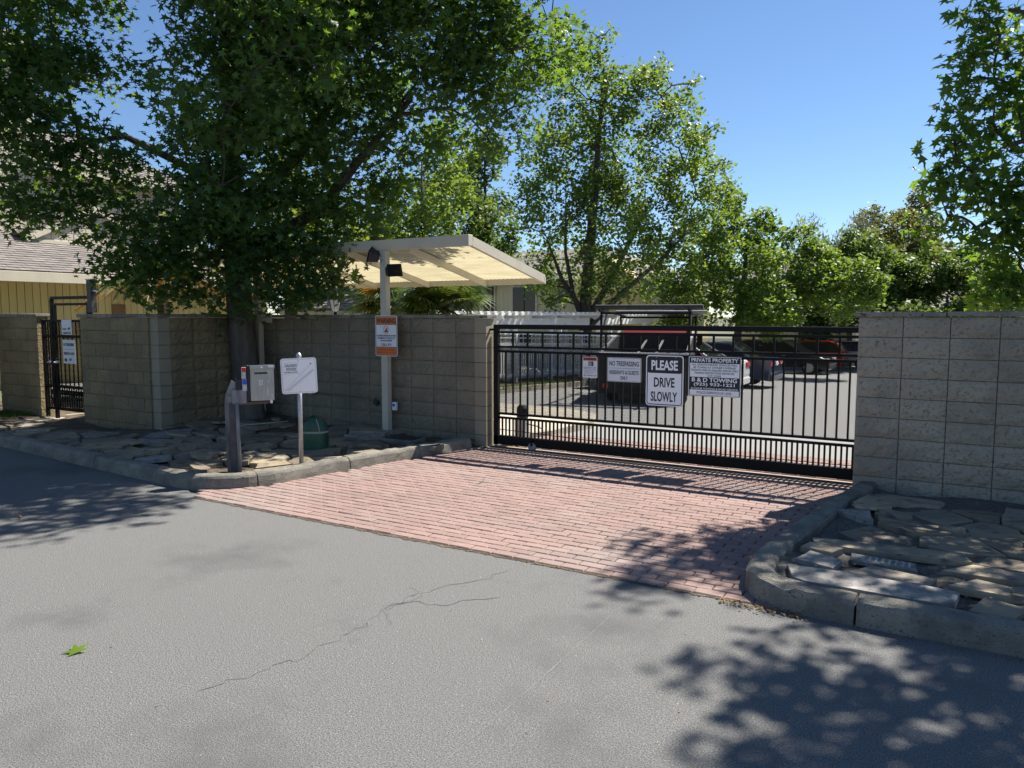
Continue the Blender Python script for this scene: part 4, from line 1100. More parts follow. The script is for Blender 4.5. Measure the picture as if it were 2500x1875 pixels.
# projecting yellow gable
b = MB(); b.add([(-18.2, 36.8, -1.2), (-14.6, 36.8, -1.2), (-14.6, 36.8, 3.6), (-16.4, 36.8, 4.9), (-18.2, 36.8, 3.6), (-18.2, 38.2, -1.2), (-14.6, 38.2, -1.2), (-14.6, 38.2, 3.6), (-16.4, 38.2, 4.9), (-18.2, 38.2, 3.6)],
               [(0, 1, 2, 3, 4), (1, 6, 7, 2), (0, 4, 9, 5), (2, 7, 8, 3), (3, 8, 9, 4)]); b.build('gable_bay', M['sidingY'], fb)
fb2 = empty('apartment_building', (0, 0, 0), 0, 'apartment building with dark doorway glimpsed between the gum tree and the round tree', 'building')
far_building(fb2, -13.2, -6.5, 52, 60, -1.9, 4.3, 'sidingF', 1.8)
for u in (-12.0, -9.5, -7.6): window_v(fb2, u, 52, 3.0, 1.3, 1.6)
for u in (-11.0, -8.2): MB().cbox((u, 51.96, -.4), (1.0, .08, 2.2), .01).build('door', M['blackrough'], fb2)
fb3 = empty('apartment_building', (0, 0, 0), 0, 'low yellow building with stair and dark doors behind the parked cars', 'building')
far_building(fb3, -5.2, 14, 66, 76, -2.2, 2.6, 'sidingY', 2.0)
for u in (-3.6, -1.2, 1.4, 4.0): MB().cbox((u, 65.95, -.9), (1.0, .1, 2.2), .01).build('door', M['blackrough'], fb3)
for u in (-2.5, .2, 2.8): window_v(fb3, u, 66, -.4, 1.2, 1.3)
b = MB(); b.bar((-6.2, 64.5, .9), (-3.5, 64.5, -2.0), .2, .35); b.build('stair_stringer', M['trim'], fb3)

# eave corner of the house behind the right wall
eh = empty('house', (0, 0, 0), 0, 'corner of a house eave with timber soffit seen through leaves above the right wall', 'house')
slab3('roof', [(2.55, 16.6, 3.95), (9, 16.6, 3.95), (9, 22, 5.4), (2.55, 22, 5.4)], .12, 'ridge', eh)
MB().cbox((5.75, 16.58, 3.78), (6.4, .06, .3), .005).build('fascia', M['sidingC'], eh)
b = MB(); b.bar((2.52, 16.6, 3.78), (2.52, 22, 5.24), .06, .3); b.build('fascia', M['sidingC'], eh)
for i in range(12): MB().cbox((5.8, 16.85 + i * .2, 3.62 + .02), (6.2, .18, .03), .004).build('soffit_board', M['brownwood'], eh)
b = MB(); b.bar((2.7, 16.9, 3.62), (3.5, 17.6, 2.55), .12, .12); b.build('brace', M['trim'], eh)
MB().box((6.6, 20, 1.4), (6.0, 4.5, 4.4)).build('wall', M['sidingY'], eh)
fl3 = flood('flood_lamp', (2.35, 16.5, 3.6), (R(20), 0), R(-30), 'white flood lamp under the eave corner above the right wall', 1.6)
del fl3['group']; fl3.children[2].data.materials.clear(); fl3.children[2].data.materials.append(M['white'])

# ================================================================== WHITE FENCE AND PERGOLA ALONG THE LOT
FU = -11.9
isl = struct(MB().prism([(-12.8, 14.5), (-10.75, 15.5), (-10.35, 22.8), (-10.3, 40), (-12.8, 40)], -2, 0).build('verge', M['dirt']))
for v_ in isl.data.vertices: v_.co.z = gz(v_.co.y) + (.12 if v_.co.z > -1 else -.3)
kb = MB()
for (a, c) in zip([(-10.75, 15.5), (-10.35, 22.8)], [(-10.35, 22.8), (-10.3, 40)]):
    kb.bar((a[0], a[1], gz(a[1]) + .04), (c[0], c[1], gz(c[1]) + .04), .16, .22)
struct(kb.build('kerb', M['walk']))
fen = empty('picket_fence', (FU, 15, 0), 0, 'white vinyl picket fence with lattice top along the parking lot', 'fence', None)
fen.location = (0, 0, 0)
pkm = MB().cbox((0, 0, .62), (.02, .055, 1.05), .004).mesh('picket', M['vinyl'])
latm = MB().cbox((0, 0, 1.36), (.02, .03, .34), .002).mesh('lattice_bar', M['vinyl'])
v = 13.2
while v < 34:
    zb = gz(v) + .12
    link('picket', pkm, fen, (FU, v, zb)); 
    if int(v / .13) % 2: link('lattice_bar', latm, fen, (FU, v, zb))
    v += .13
for z, h in ((.22, .10), (1.17, .09), (1.36, .03), (1.52, .09)):
    b = MB(); b.bar((FU + .03, 13.1, gz(13.1) + .12 + z), (FU + .03, 34, gz(34) + .12 + z), .05, h); b.build('rail', M['vinyl'], fen)
for v in (13.1, 15.4, 17.7, 20.0, 22.3, 24.6, 26.9, 29.2, 31.5, 34): MB().cbox((FU, v, gz(v) + .12 + .82), (.13, .13, 1.66), .008).build('fence_post', M['vinyl'], fen)
per = empty('pergola', (0, 0, 0), 0, 'white pergola with scalloped beam ends and slatted top behind the gate', 'pergola')
PT = 1.86
for v in (16.2, 20.2, 24.2, 28.2, 32.0):
    MB().cbox((-12.35, v, (PT - .3 + gz(v)) / 2), (.16, .16, PT - .25 - gz(v)), .01).build('post', M['vinyl'], per)
    MB().cbox((-14.6, v, (PT - .3 + gz(v)) / 2), (.16, .16, PT - .25 - gz(v)), .01).build('post', M['vinyl'], per)
for u in (-12.35, -14.6): MB().cbox((u, 24, PT - .25), (.06, 17.6, .27), .006).build('beam', M['vinyl'], per)
# rafters crossing the beams, with scalloped ends
def rafter_end():
    b = MB(); P = [(0, 0), (0, .10)]
    prof = [(-3.1, .0), (-3.1, .10), (.55, .10), (.55, .02), (.50, .02), (.46, -.03), (.40, -.06), (.34, -.05), (.30, .0)]
    b.v = [(x, -.022, z) for x, z in prof] + [(x, .022, z) for x, z in prof]; n = len(prof)
    b.f = [tuple(range(n)), tuple(range(2 * n - 1, n - 1, -1))] + [(i, (i + 1) % n, n + (i + 1) % n, n + i) for i in range(n)]
    return b.mesh('rafter', M['vinyl'])
rfm = rafter_end()
for i in range(11): link('rafter', rfm, per, (-12.25, 15.6 + i * 1.68, PT - .12))
slm = MB().cbox((0, 0, 0), (.05, 17.8, .07), .004).mesh('top_slat', M['vinyl'])
for i in range(9): link('top_slat', slm, per, (-11.75 - i * .36, 24, PT + .012))
slb = MB().cbox((0, 0, 0), (3.5, .16, .05), .004).mesh('top_slat', M['vinyl'])
for i in range(46): link('top_slat', slb, per, (-13.4, 15.4 + i * .385, PT + .07))

# concrete island beside the lot just behind the gate
isl2 = MB().prism([(-12, 9.2), (-5.75, 9.2), (-5.42, 10.2), (-5.35, 11.6), (-5.6, 12.3), (-6.4, 12.7), (-12, 12.9)], -.2, .10, .02)
struct(isl2.build('footpath', M['walk']))
# ================================================================== VEHICLES
def car(name, label, loc, heading, paint, kind='sedan', L=4.6, W=1.8, Hh=1.46, group='cars parked in the lot behind the gate'):
    """heading: angle of the car's nose from +X. local x runs to the nose, z up from the ground"""
    root = empty(name, loc, heading, label, 'car', group)
    P_ = M[paint]; wr = .335; wf, wb = L / 2 - .85, -L / 2 + .95
    belt = Hh * .62
    def arc(cx): return [(cx + (wr + .05) * math.cos(R(a)), wr + (wr + .05) * math.sin(R(a))) for a in range(0, 181, 30)]
    if kind == 'sedan':
        top = [(-L / 2, .55), (-L / 2 + .03, belt - .04), (-L / 2 + .12, belt + .05), (-L / 2 + .75, belt + .06), (L / 2 - 1.35, belt), (L / 2 - .45, belt - .13), (L / 2 - .08, belt - .26), (L / 2, .50)]
        gl = [(-L / 2 + .62, belt + .05), (-L / 2 + 1.35, Hh - .03), (-L / 2 + 1.9, Hh), (L / 2 - 2.15, Hh - .02), (L / 2 - 1.25, belt)]
    else:
        top = [(-L / 2, .55), (-L / 2 + .02, belt - .1), (-L / 2 + .08, belt + .06), (L / 2 - 1.25, belt), (L / 2 - .35, belt - .12), (L / 2 - .05, belt - .28), (L / 2, .50)]
        gl = [(-L / 2 + .10, belt + .05), (-L / 2 + .42, Hh - .10), (-L / 2 + .8, Hh - .01), (L / 2 - 2.1, Hh - .01), (L / 2 - 1.15, belt)]
    prof = [(-L / 2 + .06, .26)] + top + [(L / 2 - .05, .24)] + [(x, z) for x, z in arc(wf)] + [(x, z) for x, z in arc(wb)]
    n = len(prof); b = MB()
    for y, ins in ((-W / 2, .035), (-W / 2 + .07, 0), (W / 2 - .07, 0), (W / 2, .035)):
        for x, z in prof:
            cx, cz = x * (1 - ins * .35), .6 + (z - .6) * (1 - ins * 1.6); b.v.append((cx, y, cz))
    for k in range(3): b.f += [(k * n + i, k * n + (i + 1) % n, (k + 1) * n + (i + 1) % n, (k + 1) * n + i) for i in range(n)]
    b.f += [tuple(range(n)), tuple(range(4 * n - 1, 3 * n - 1, -1))]
    body = b.build('body', P_, root)
    # greenhouse: glass block narrowed to the roof
    g = MB(); m_ = len(gl); hw = []
    for x, z in gl: hw.append(W / 2 - .07 - .20 * (z - belt) / (Hh - belt))
    g.v = [(x, -h, z) for (x, z), h in zip(gl, hw)] + [(x, h, z) for (x, z), h in zip(gl, hw)]
    g.f = [tuple(range(m_)), tuple(range(2 * m_ - 1, m_ - 1, -1))] + [(i, i + 1, m_ + i + 1, m_ + i) for i in range(m_ - 1)] + [(m_ - 1, 0, m_, 2 * m_ - 1)]
    gh = g.build('windows', M['glassdark'], root)
    rf = MB(); idx = [i for i, (x, z) in enumerate(gl) if z > Hh - .14]
    i0, i1 = idx[0], idx[-1]
    vs = []
    for i in range(i0, i1 + 1):
        x, z = gl[i]; h = hw[i]; vs += [(x, -h - .01, z + .012), (x, h + .01, z + .012), (x, -h - .012, z - .05), (x, h + .012, z - .05)]
    k = i1 - i0 + 1
    rf.v = vs
    for i in range(k - 1): rf.f += [(4 * i, 4 * i + 1, 4 * i + 5, 4 * i + 4), (4 * i, 4 * i + 4, 4 * i + 6, 4 * i + 2), (4 * i + 1, 4 * i + 3, 4 * i + 7, 4 * i + 5)]
    rf.build('roof', P_, root)
    for sy in (-1, 1):
        for i in (0, m_ - 2):                        # pillars
            (x0, z0), (x1, z1) = gl[i], gl[i + 1]; h0, h1 = hw[i], hw[i + 1]
            b = MB(); b.bar((x0, sy * h0, z0), (x1, sy * h1, z1), .05, .06); b.build('pillar', P_, root)
        xm = (gl[1][0] + gl[-2][0]) / 2
        b = MB(); b.bar((xm, sy * (hw[0]), belt + .02), (xm, sy * (min(hw) + .004), Hh - .05), .07, .03); b.build('pillar', M['black'], root)
        for x in (wf, wb):
            wh = MB().lathe([(.0, -.1), (wr - .04, -.1), (wr, -.07), (wr, .07), (wr - .04, .1), (0, .1)], (x, sy * (W / 2 - .11), wr), 20, 'y').build('wheel', M['tyre'], root)
            MB().lathe([(.0, 0), (.06, 0), (.2, .012), (.215, -.02)], (x, sy * (W / 2 - .005), wr), 16, 'y').build('rim', M['rim'], wh)
            for k in range(5):
                a = R(72 * k); b = MB(); b.bar((x, sy * (W / 2 + .002), wr), (x + .2 * math.cos(a), sy * (W / 2 + .002), wr + .2 * math.sin(a)), .045, .02); b.build('spoke', M['rim'], wh)
        MB().cbox((-L / 2 + .05, sy * (W / 2 - .24), belt - .10), (.12, .40, .15), .02).build('tail_lamp', M['taillight'], root)
        MB().cbox((L / 2 - .16, sy * (W / 2 - .24), belt - .26), (.24, .36, .12), .02).build('head_lamp', M['headlight'], root)
        MB().cbox((L / 2 - 1.5, sy * (W / 2 + .06), belt + .07), (.14, .16, .12), .02).build('mirror', P_, root)
        for x in (.35, -.75): MB().cbox((x, sy * (W / 2 + .005), belt - .10), (.16, .025, .03), .005).build('door_handle', M['chrome'] if kind == 'suv' else P_, root)
    MB().cbox((-L / 2 - .0, 0, .80), (.03, .36, .13), .004).build('number_plate', M['white'], root)
    MB().cbox((-L / 2 + .03, 0, .36), (.12, W - .2, .2), .03).build('bumper', P_ if kind == 'sedan' else M['blackrough'], root)
    MB().cbox((L / 2 - .04, 0, .42), (.1, W - .5, .2), .02).build('grille', M['blackrough'], root)
    return root
def lotz(v): return gz(v) - .002
LOTROT = math.atan(-.033)
def park(*a, **k):
    c = car(*a, **k); return c
park('parked_car', 'white sedan with red tail lamps parked nose in beside the red truck', (-7.7, 21.6, lotz(21.6)), R(180), 'carwhite', 'sedan')
park('parked_car', 'navy blue sedan parked nose in behind the white sedan', (-7.6, 25.6, lotz(25.6)), R(180), 'carblue', 'sedan')
park('parked_car', 'black crossover parked nose out between the navy sedan and red hatchback', (-7.7, 38.2, lotz(38.2)), R(-4), 'carblack', 'suv', L=4.7, W=1.86, Hh=1.58)
park('parked_car', 'red hatchback parked nose in behind the black crossover', (-7.6, 43.6, lotz(43.6)), R(180), 'carred', 'suv', L=4.2, W=1.78, Hh=1.58)
park('parked_car', 'silver hatchback parked nose in beyond the red one', (-6.6, 48.6, lotz(48.6)), R(184), 'carsilver', 'suv', L=4.5, W=1.8, Hh=1.62)

# ---- work truck seen from behind: black box body, rack with long pipes, red cab ahead
tv = 16.5
tr = empty('work_truck', (-6.4, tv, lotz(tv)), 0, 'red work truck with black open body and pipe rack seen from behind in the lot', 'truck')
tr.rotation_euler = (LOTROT, 0, R(15))
def tp(name, b, m): return b.build(name, M[m], tr)
tp('tailgate', MB().cbox((0, .03, .70), (2.06, .06, .92), .01), 'blackrough')
tp('tailgate_cap', MB().cbox((0, .03, 1.18), (2.06, .09, .05), .008), 'white')
for z in (.42, .60, .78, .96): tp('tailgate_rib', MB().cbox((0, -.008, z), (1.9, .02, .03), .004), 'blackrough')
for sx in (-1, 1):
    tp('body_side', MB().cbox((sx * 1.0, 1.7, .82), (.06, 3.3, .72), .01), 'blackrough')
    b = MB(); b.bar((sx * .98, .1, 1.2), (sx * .98, 3.3, 1.75), .05, .06); tp('slope_rail', b, 'greysteel')
    b = MB(); b.add([(sx * .97, .1, 1.18), (sx * .97, 3.3, 1.18), (sx * .97, 3.3, 1.70)], [(0, 1, 2)]); b.add([(sx * .99, .1, 1.18), (sx * .99, 3.3, 1.18), (sx * .99, 3.3, 1.70)], [(0, 1, 2)]); tp('side_wing', b, 'blackrough')
    for y in (.25, 3.6): tp('rack_post', MB().cbox((sx * 1.02, y, 1.52), (.05, .05, 1.36), .004), 'black')
    tp('rack_rail', MB().cbox((sx * 1.02, 2.2, 2.18), (.05, 4.6, .05), .004), 'black')
    b = MB(); b.bar((sx * 1.02, .3, 1.6), (sx * 1.02, 1.1, 2.16), .04, .04); tp('rack_brace', b, 'black')
    for y in (1.0, 5.0):
        wh = MB().lathe([(.0, -.12), (.36, -.12), (.40, -.08), (.40, .08), (.36, .12), (0, .12)], (sx * .84, y, .40), 20, 'y').build('wheel', M['tyre'], tr)
        for v_ in wh.data.vertices:                  # turn the wheel's axle across the truck
            dx, dy = v_.co.x - sx * .84, v_.co.y - y; v_.co.x, v_.co.y = sx * .84 + dy, y + dx
    MB().cbox((sx * .86, -.01, .42), (.14, .03, .12), .01).build('tail_lamp', M['taillight'], tr)
for y in (.25, 3.6): tp('rack_crossbar', MB().cbox((0, y, 2.12), (2.0, .05, .05), .004), 'black')
tp('bed_floor', MB().cbox((0, 1.7, .52), (1.94, 3.3, .06), .005), 'blackrough')
tp('bulkhead', MB().cbox((0, 3.36, 1.10), (1.94, .05, 1.2), .01), 'blackrough')
for sx in (-.3, .25):
    b = MB(); b.bar((sx * .8, .2, 1.02), (sx * .8, 3.1, 1.5), .05, .03); tp('loading_ramp', b, 'greysteel')
tp('chassis', MB().cbox((0, 2.6, .44), (.9, 5.4, .12), .01), 'blackrough')
cabp = [(3.45, .45), (3.45, 1.66), (3.62, 1.80), (4.75, 1.80), (5.25, 1.34), (6.05, 1.26), (6.15, .5)]
b = MB(); n = len(cabp); b.v = [(-.92, y, z) for y, z in cabp] + [(.92, y, z) for y, z in cabp]
b.f = [tuple(range(n)), tuple(range(2 * n - 1, n - 1, -1))] + [(i, (i + 1) % n, n + (i + 1) % n, n + i) for i in range(n)]
tp('cab', b, 'truckred')
tp('rear_window', MB().cbox((0, 3.44, 1.50), (1.4, .02, .30), .005), 'glassdark')
for sx in (-1, 1):
    tp('side_window', MB().cbox((sx * .925, 4.25, 1.50), (.02, 1.0, .36), .005), 'glassdark')
    tp('mirror', MB().cbox((sx * 1.08, 4.95, 1.5), (.16, .06, .26), .01), 'black')
# long pipes and ladder carried on the rack are a load of their own
ld = empty('pipe_bundle', (-6.4, tv, lotz(tv) + 2.20), 0, 'bundle of long dark pipes lying across the truck rack', 'pipes')
ld.rotation_euler = (LOTROT, 0, R(15))
for i, (y, r_) in enumerate(((.22, .055), (.36, .045), (.50, .05), (3.55, .05), (3.7, .05))):
    MB().tube([(-1.15, y, .06), (1.32, y, .06)], r_, 10).build('pipe', M['greysteel' if i % 2 else 'blackrough'], ld)
# ================================================================== TREES
# crown volumes: (x, y, z, radius) of each leafy mass
CL = {}
CL['L'] = [(-10.72, 6.98, 2.89, 0.65), (-11.26, 6.65, 3.3, 0.5), (-10.94, 6.85, 2.62, 0.5), (-10.49, 7.11, 2.51, 0.65), (-10.45, 7.72, 2.72, 0.85), (-9.67, 7.96, 2.42, 0.8), (-9.05, 8.33, 2.42, 0.75), (-8.4, 8.37, 2.68, 0.55), (-8.56, 8.27, 2.13, 0.42), (-8.22, 8.36, 2.4, 0.3), (-11.51, 5.92, 3.88, 0.65), (-11.45, 6.54, 3.84, 0.65), (-11.59, 5.87, 4.53, 0.7), (-11.17, 5.54, 5.49, 1.0), (-11.56, 6.47, 5.18, 0.8), (-11.19, 6.11, 5.91, 0.85), (-11.81, 5.74, 3.56, 0.35), (-11.91, 6.02, 3.27, 0.3), (-10.16, 7.31, 3.44, 1.0), (-9.93, 8.03, 3.29, 1.05), (-9.06, 8.55, 3.29, 1.0), (-8.32, 9.0, 3.36, 0.75), (-8.08, 9.49, 3.69, 0.65), (-9.78, 7.54, 4.25, 0.75), (-9.75, 7.56, 5.24, 1.1), (-9.22, 7.29, 5.85, 0.9), (-9.93, 8.62, 4.45, 1.15), (-9.26, 8.43, 5.39, 1.25), (-9.03, 7.99, 6.16, 1.25), (-8.67, 8.79, 4.35, 1.15), (-8.29, 9.02, 5.25, 1.25), (-8.16, 8.51, 6.03, 1.25), (-7.95, 9.58, 4.41, 1.0), (-7.62, 9.77, 5.48, 1.25), (-7.55, 9.46, 6.28, 1.25), (-7.17, 10.39, 5.06, 0.8), (-7.04, 10.47, 6.0, 1.05), (-6.92, 10.43, 6.68, 1.1), (-6.44, 11.07, 5.85, 0.75), (-6.18, 11.22, 6.58, 0.85), (-6.57, 10.99, 5.26, 0.45), (-6.84, 10.71, 4.64, 0.3), (-5.89, 11.39, 6.65, 0.4), (-9.21, 8.47, 7.62, 1.6), (-7.91, 9.6, 7.63, 1.6), (-6.84, 10.59, 7.7, 1.2), (-9.57, 7.66, 7.32, 1.2), (-11.19, 6.11, 7.02, 1.3), (-9.18, 8.48, 8.74, 1.6), (-8.13, 9.35, 8.93, 1.4), (-11.91, 5.09, 5.43, 1.3), (-12.49, 5.09, 4.29, 1.2), (-12.26, 4.88, 6.61, 1.5), (-8.07, 6.58, 4.46, 0.8), (-7.3, 6.81, 5.12, 1.0), (-7.49, 6.58, 6.05, 1.1), (-8.02, 6.5, 6.52, 1.0), (-7.04, 7.2, 6.29, 1.0), (-11.21, 10.18, 5.54, 1.1), (-10.01, 10.9, 6.38, 1.1), (-8.87, 7.04, 3.62, 0.7), (-10.18, 6.95, 3.46, 0.45), (-10.77, 6.71, 4.11, 0.45), (-10.9, 6.63, 4.47, 0.5), (-10.95, 6.72, 3.62, 0.45), (-6.5, 9.6, 7.3, 1.3), (-5.9, 11, 8.5, 1.2), (-7, 8.5, 6.2, 1.1), (-7.5, 8, 8, 1.4), (-8, 9.5, 9, 1.5), (-6.2, 10.3, 5.9, 0.9), (-9, 7, 8, 1.4), (-8.5, 6.4, 7, 1.2), (-4.9, 9.2, 7.3, 0.9), (-5.5, 9.3, 7.6, 1.1), (-7.2, 10.0, 6.6, 1.2), (-8.2, 8.9, 6.8, 1.2)]
CL['R'] = [(-0.02, 9.56, 4.99, 0.2), (0.14, 9.65, 4.76, 0.4), (-0.05, 9.54, 4.34, 0.26), (0.29, 9.74, 4.22, 0.42), (0.06, 9.37, 3.82, 0.28), (-0.22, 9.2, 3.7, 0.2), (-0.24, 9.19, 3.42, 0.18), (-0.04, 9.31, 3.33, 0.42), (0.28, 9.5, 3.52, 0.45), (0.14, 9.42, 3.0, 0.45), (-0.24, 9.19, 2.88, 0.2), (0.39, 9.57, 2.81, 0.45), (0.02, 9.35, 2.76, 0.22), (0.43, 9.59, 2.43, 0.35), (0.29, 9.86, 2.58, 0.28), (0.47, 9.62, 2.14, 0.2), (0.22, 9.7, 2.22, 0.16), (0.87, 10.21, 4.44, 0.8), (0.94, 10.25, 3.24, 0.8), (0.78, 10.27, 5.47, 0.9), (0.28, 9.97, 5.47, 0.5), (2.0, 8.4, 6.3, 0.9), (1.8, 9.8, 6.8, 0.8), (0.3, 10.9, 6.9, 0.7), (1.0, 11.2, 7.5, 1.0), (2.3, 9, 7, 1.2), (2.5, 11, 7, 1.2), (2, 8, 5.2, 0.9), (3, 9, 5, 1.2), (3.2, 10.5, 5, 1.2), (2.4, 10.3, 8.4, 1.1), (2.4, 8.6, 3.6, 0.8), (1.6, 8.6, 4.4, 0.6), (1.8, 10.6, 5.8, 0.9), (3.6, 9.6, 6.4, 1.0)]
CL['G1'] = [(-13.05, 25.99, 11.82, 0.35), (-12.54, 26.3, 12.2, 0.3), (-12.09, 26.57, 11.82, 0.35), (-12.53, 26.3, 11.49, 0.6), (-11.42, 26.97, 10.91, 0.4), (-10.48, 27.54, 11.49, 0.25), (-10.44, 27.56, 10.66, 0.4), (-9.57, 28.08, 9.99, 0.3), (-8.81, 28.54, 8.57, 0.35), (-8.19, 28.91, 7.64, 0.3), (-7.73, 29.19, 6.62, 0.3), (-13.55, 25.69, 10.66, 0.7), (-12.59, 26.27, 9.74, 1.5), (-11.64, 26.84, 10.08, 1.0), (-10.44, 27.56, 10.91, 0.5), (-10.75, 27.38, 9.57, 1.1), (-9.86, 27.91, 9.41, 0.6), (-9.42, 28.17, 9.99, 0.4), (-13.84, 25.52, 8.4, 1.2), (-12.8, 26.14, 7.89, 1.6), (-11.46, 26.94, 7.89, 1.5), (-9.98, 27.84, 7.89, 1.3), (-8.95, 28.45, 8.4, 0.7), (-14.43, 25.16, 6.19, 0.9), (-13.53, 25.7, 6.02, 1.4), (-12.04, 26.6, 5.85, 1.4), (-10.55, 27.49, 6.19, 1.6), (-9.06, 28.39, 6.36, 1.4), (-8.03, 29.01, 6.7, 0.7), (-8.64, 28.64, 7.55, 0.6), (-13.97, 25.44, 3.95, 0.9), (-12.77, 26.16, 3.95, 1.4), (-11.42, 26.97, 4.13, 1.5), (-10.08, 27.77, 4.99, 1.3), (-12.01, 26.61, 2.91, 0.8), (-10.66, 27.43, 3.26, 0.8), (-13.52, 25.71, 2.91, 0.6), (-14.27, 25.26, 3.43, 0.5), (-9.47, 28.14, 3.95, 0.9)]
CL['G2'] = [(-17.86, 27.77, 9.3, 0.6), (-17.94, 27.72, 8.34, 0.9), (-17.78, 27.82, 6.79, 1.2), (-17.78, 27.82, 5.42, 1.3), (-17.36, 28.07, 4.24, 0.8), (-18.79, 27.21, 7.76, 1.1), (-18.63, 27.31, 6.01, 1.3), (-18.81, 27.2, 4.24, 1.2)]
CL['G3'] = [(-14.4, 19.35, 6.57, 1.2), (-14.16, 19.49, 5.3, 1.2), (-14.91, 19.04, 4.45, 1.3), (-15.4, 18.75, 5.16, 1.2), (-14.55, 19.26, 3.88, 1.1), (-15.91, 18.44, 4.16, 1.1), (-13.91, 19.64, 7.27, 0.8)]
CL['G4'] = [(-13.58, 12.84, 4.65, 1.0), (-12.85, 13.28, 4.01, 1.0), (-13.43, 12.93, 3.37, 0.9), (-14.35, 12.38, 3.8, 0.9), (-12.31, 13.6, 3.37, 0.8), (-15.28, 11.82, 3.59, 0.9), (-16.01, 11.38, 4.01, 0.7)]
CL['T3'] = [(-10.26, 32.33, 4.24, 1.2), (-9.27, 32.93, 5.82, 1.2), (-7.9, 33.75, 5.42, 1.1), (-8.55, 33.36, 4.05, 1.6), (-9.89, 32.56, 2.66, 1.4), (-8.16, 33.6, 2.26, 1.5), (-6.84, 34.39, 4.24, 1.1), (-6.8, 34.42, 2.66, 1.4), (-5.96, 34.92, 3.45, 1.1), (-11.01, 31.88, 3.06, 0.9), (-9.28, 32.92, 6.4, 0.6), (-7.57, 33.95, 6.11, 0.5), (-10.56, 32.16, 1.66, 0.8), (-6.94, 34.33, 1.66, 1.0), (-5.47, 35.21, 4.24, 1.2), (-5.08, 35.45, 2.66, 1.4), (-6.18, 34.78, 5.03, 0.9), (-4.93, 35.53, 3.45, 1.1)]
CL['T4'] = [(-6.95, 44.82, 4.39, 1.5), (-5.44, 45.73, 4.9, 1.4), (-3.65, 46.8, 3.64, 1.8), (-5.14, 45.91, 2.63, 2), (-6.89, 44.86, 2.37, 1.8), (-2.53, 47.48, 2.88, 1.8), (-1.02, 48.38, 3.39, 1.6), (-0.44, 48.73, 4.9, 1.0), (-2.16, 47.7, 4.39, 1.4), (0.75, 49.45, 2.88, 1.4), (-4.22, 46.46, 1.35, 1.8), (-1.81, 47.91, 1.35, 1.8), (-6.63, 45.02, 1.1, 1.3), (-5.47, 45.71, 5.65, 1.1), (-3.02, 47.18, 4.14, 1.6), (-0.39, 48.76, 3.89, 1.4), (0.36, 49.21, 1.86, 1.6)]
CL['T5'] = [(-4.47, 55.65, 6.97, 1.8), (-3.62, 56.16, 5.18, 2.0), (-5.2, 55.21, 5.78, 1.8), (-2.35, 56.92, 5.93, 1.3), (-4.9, 55.38, 8.3, 1.1), (-1.53, 57.41, 4.88, 1.2)]
CL['T6'] = [(-3.39, 62.13, 10.57, 0.5), (-3.44, 62.1, 9.6, 0.9), (-3.38, 62.14, 8.13, 1.3), (-4.4, 61.52, 8.79, 0.8), (-3.31, 62.18, 6.5, 1.5)]
CL['T7'] = [(-8.68, 48.45, 6.97, 0.9), (-8.48, 48.57, 5.74, 1.3), (-8.79, 48.38, 4.08, 1.4)]
CL['T8'] = [(-6.52, 52.08, 6.91, 1.2), (-6.98, 51.81, 5.62, 1.5), (-5.73, 52.55, 5.62, 1.3)]
CL['W'] = [(0.15, 46.75, 3.79, 0.9), (0.39, 46.9, 3.07, 1.0)]
CL['E'] = [(1.17, 35.7, 2.4, 1.2), (1.43, 35.86, 3.31, 1.0), (2.08, 36.25, 2.95, 1.3)]
CL['B1'] = [(-25.2, 72.35, 3.69, 2.2), (-22.51, 73.97, 5.49, 2.2), (-19.37, 75.86, 4.59, 2.4), (-16.29, 77.71, 5.94, 2.2), (-13.13, 79.61, 4.59, 2.4)]
CL['B2'] = [(-10.42, 84.74, 4.7, 2.4), (-7.14, 86.71, 3.76, 2.4), (-3.95, 88.63, 5.17, 2.4), (-0.66, 90.6, 4.23, 2.4), (2.61, 92.56, 3.76, 2.4), (-5.42, 87.74, 1.4, 2.4)]
CL['B3'] = [(4.5, 72.7, 3.32, 2.4), (7.27, 74.37, 4.04, 2.4), (10.12, 76.08, 3.32, 2.4)]
def star_leaf(fold=.16):
    pts = []
    tips = [(90, 1.0), (28, .97), (152, .97), (-28, .72), (208, .72)]
    order = [(-60, .34), (-28, .72), (0, .36), (28, .97), (59, .40), (90, 1.0), (121, .40), (152, .97), (180, .36), (208, .72), (240, .34)]
    for a, r in order: pts.append((r * math.cos(R(a)), r * math.sin(R(a)), -fold * abs(r * math.cos(R(a)))))
    V = np.array([(0, 0, .0)] + pts); n = len(pts)
    F = np.array([(0, i + 1, (i + 1) % n + 1) for i in range(n)])
    return V, F
def oval_leaf():
    V = np.array([(0, -.6, 0), (.52, 0, -.1), (0, .75, -.04), (-.52, 0, -.1)]); return V, np.array([(0, 1, 2, 3)])
def long_leaf():
    V = np.array([(0, -1.6, 0), (.2, 0, -.03), (0, 1.6, 0), (-.2, 0, -.03)]); return V, np.array([(0, 1, 2, 3)])
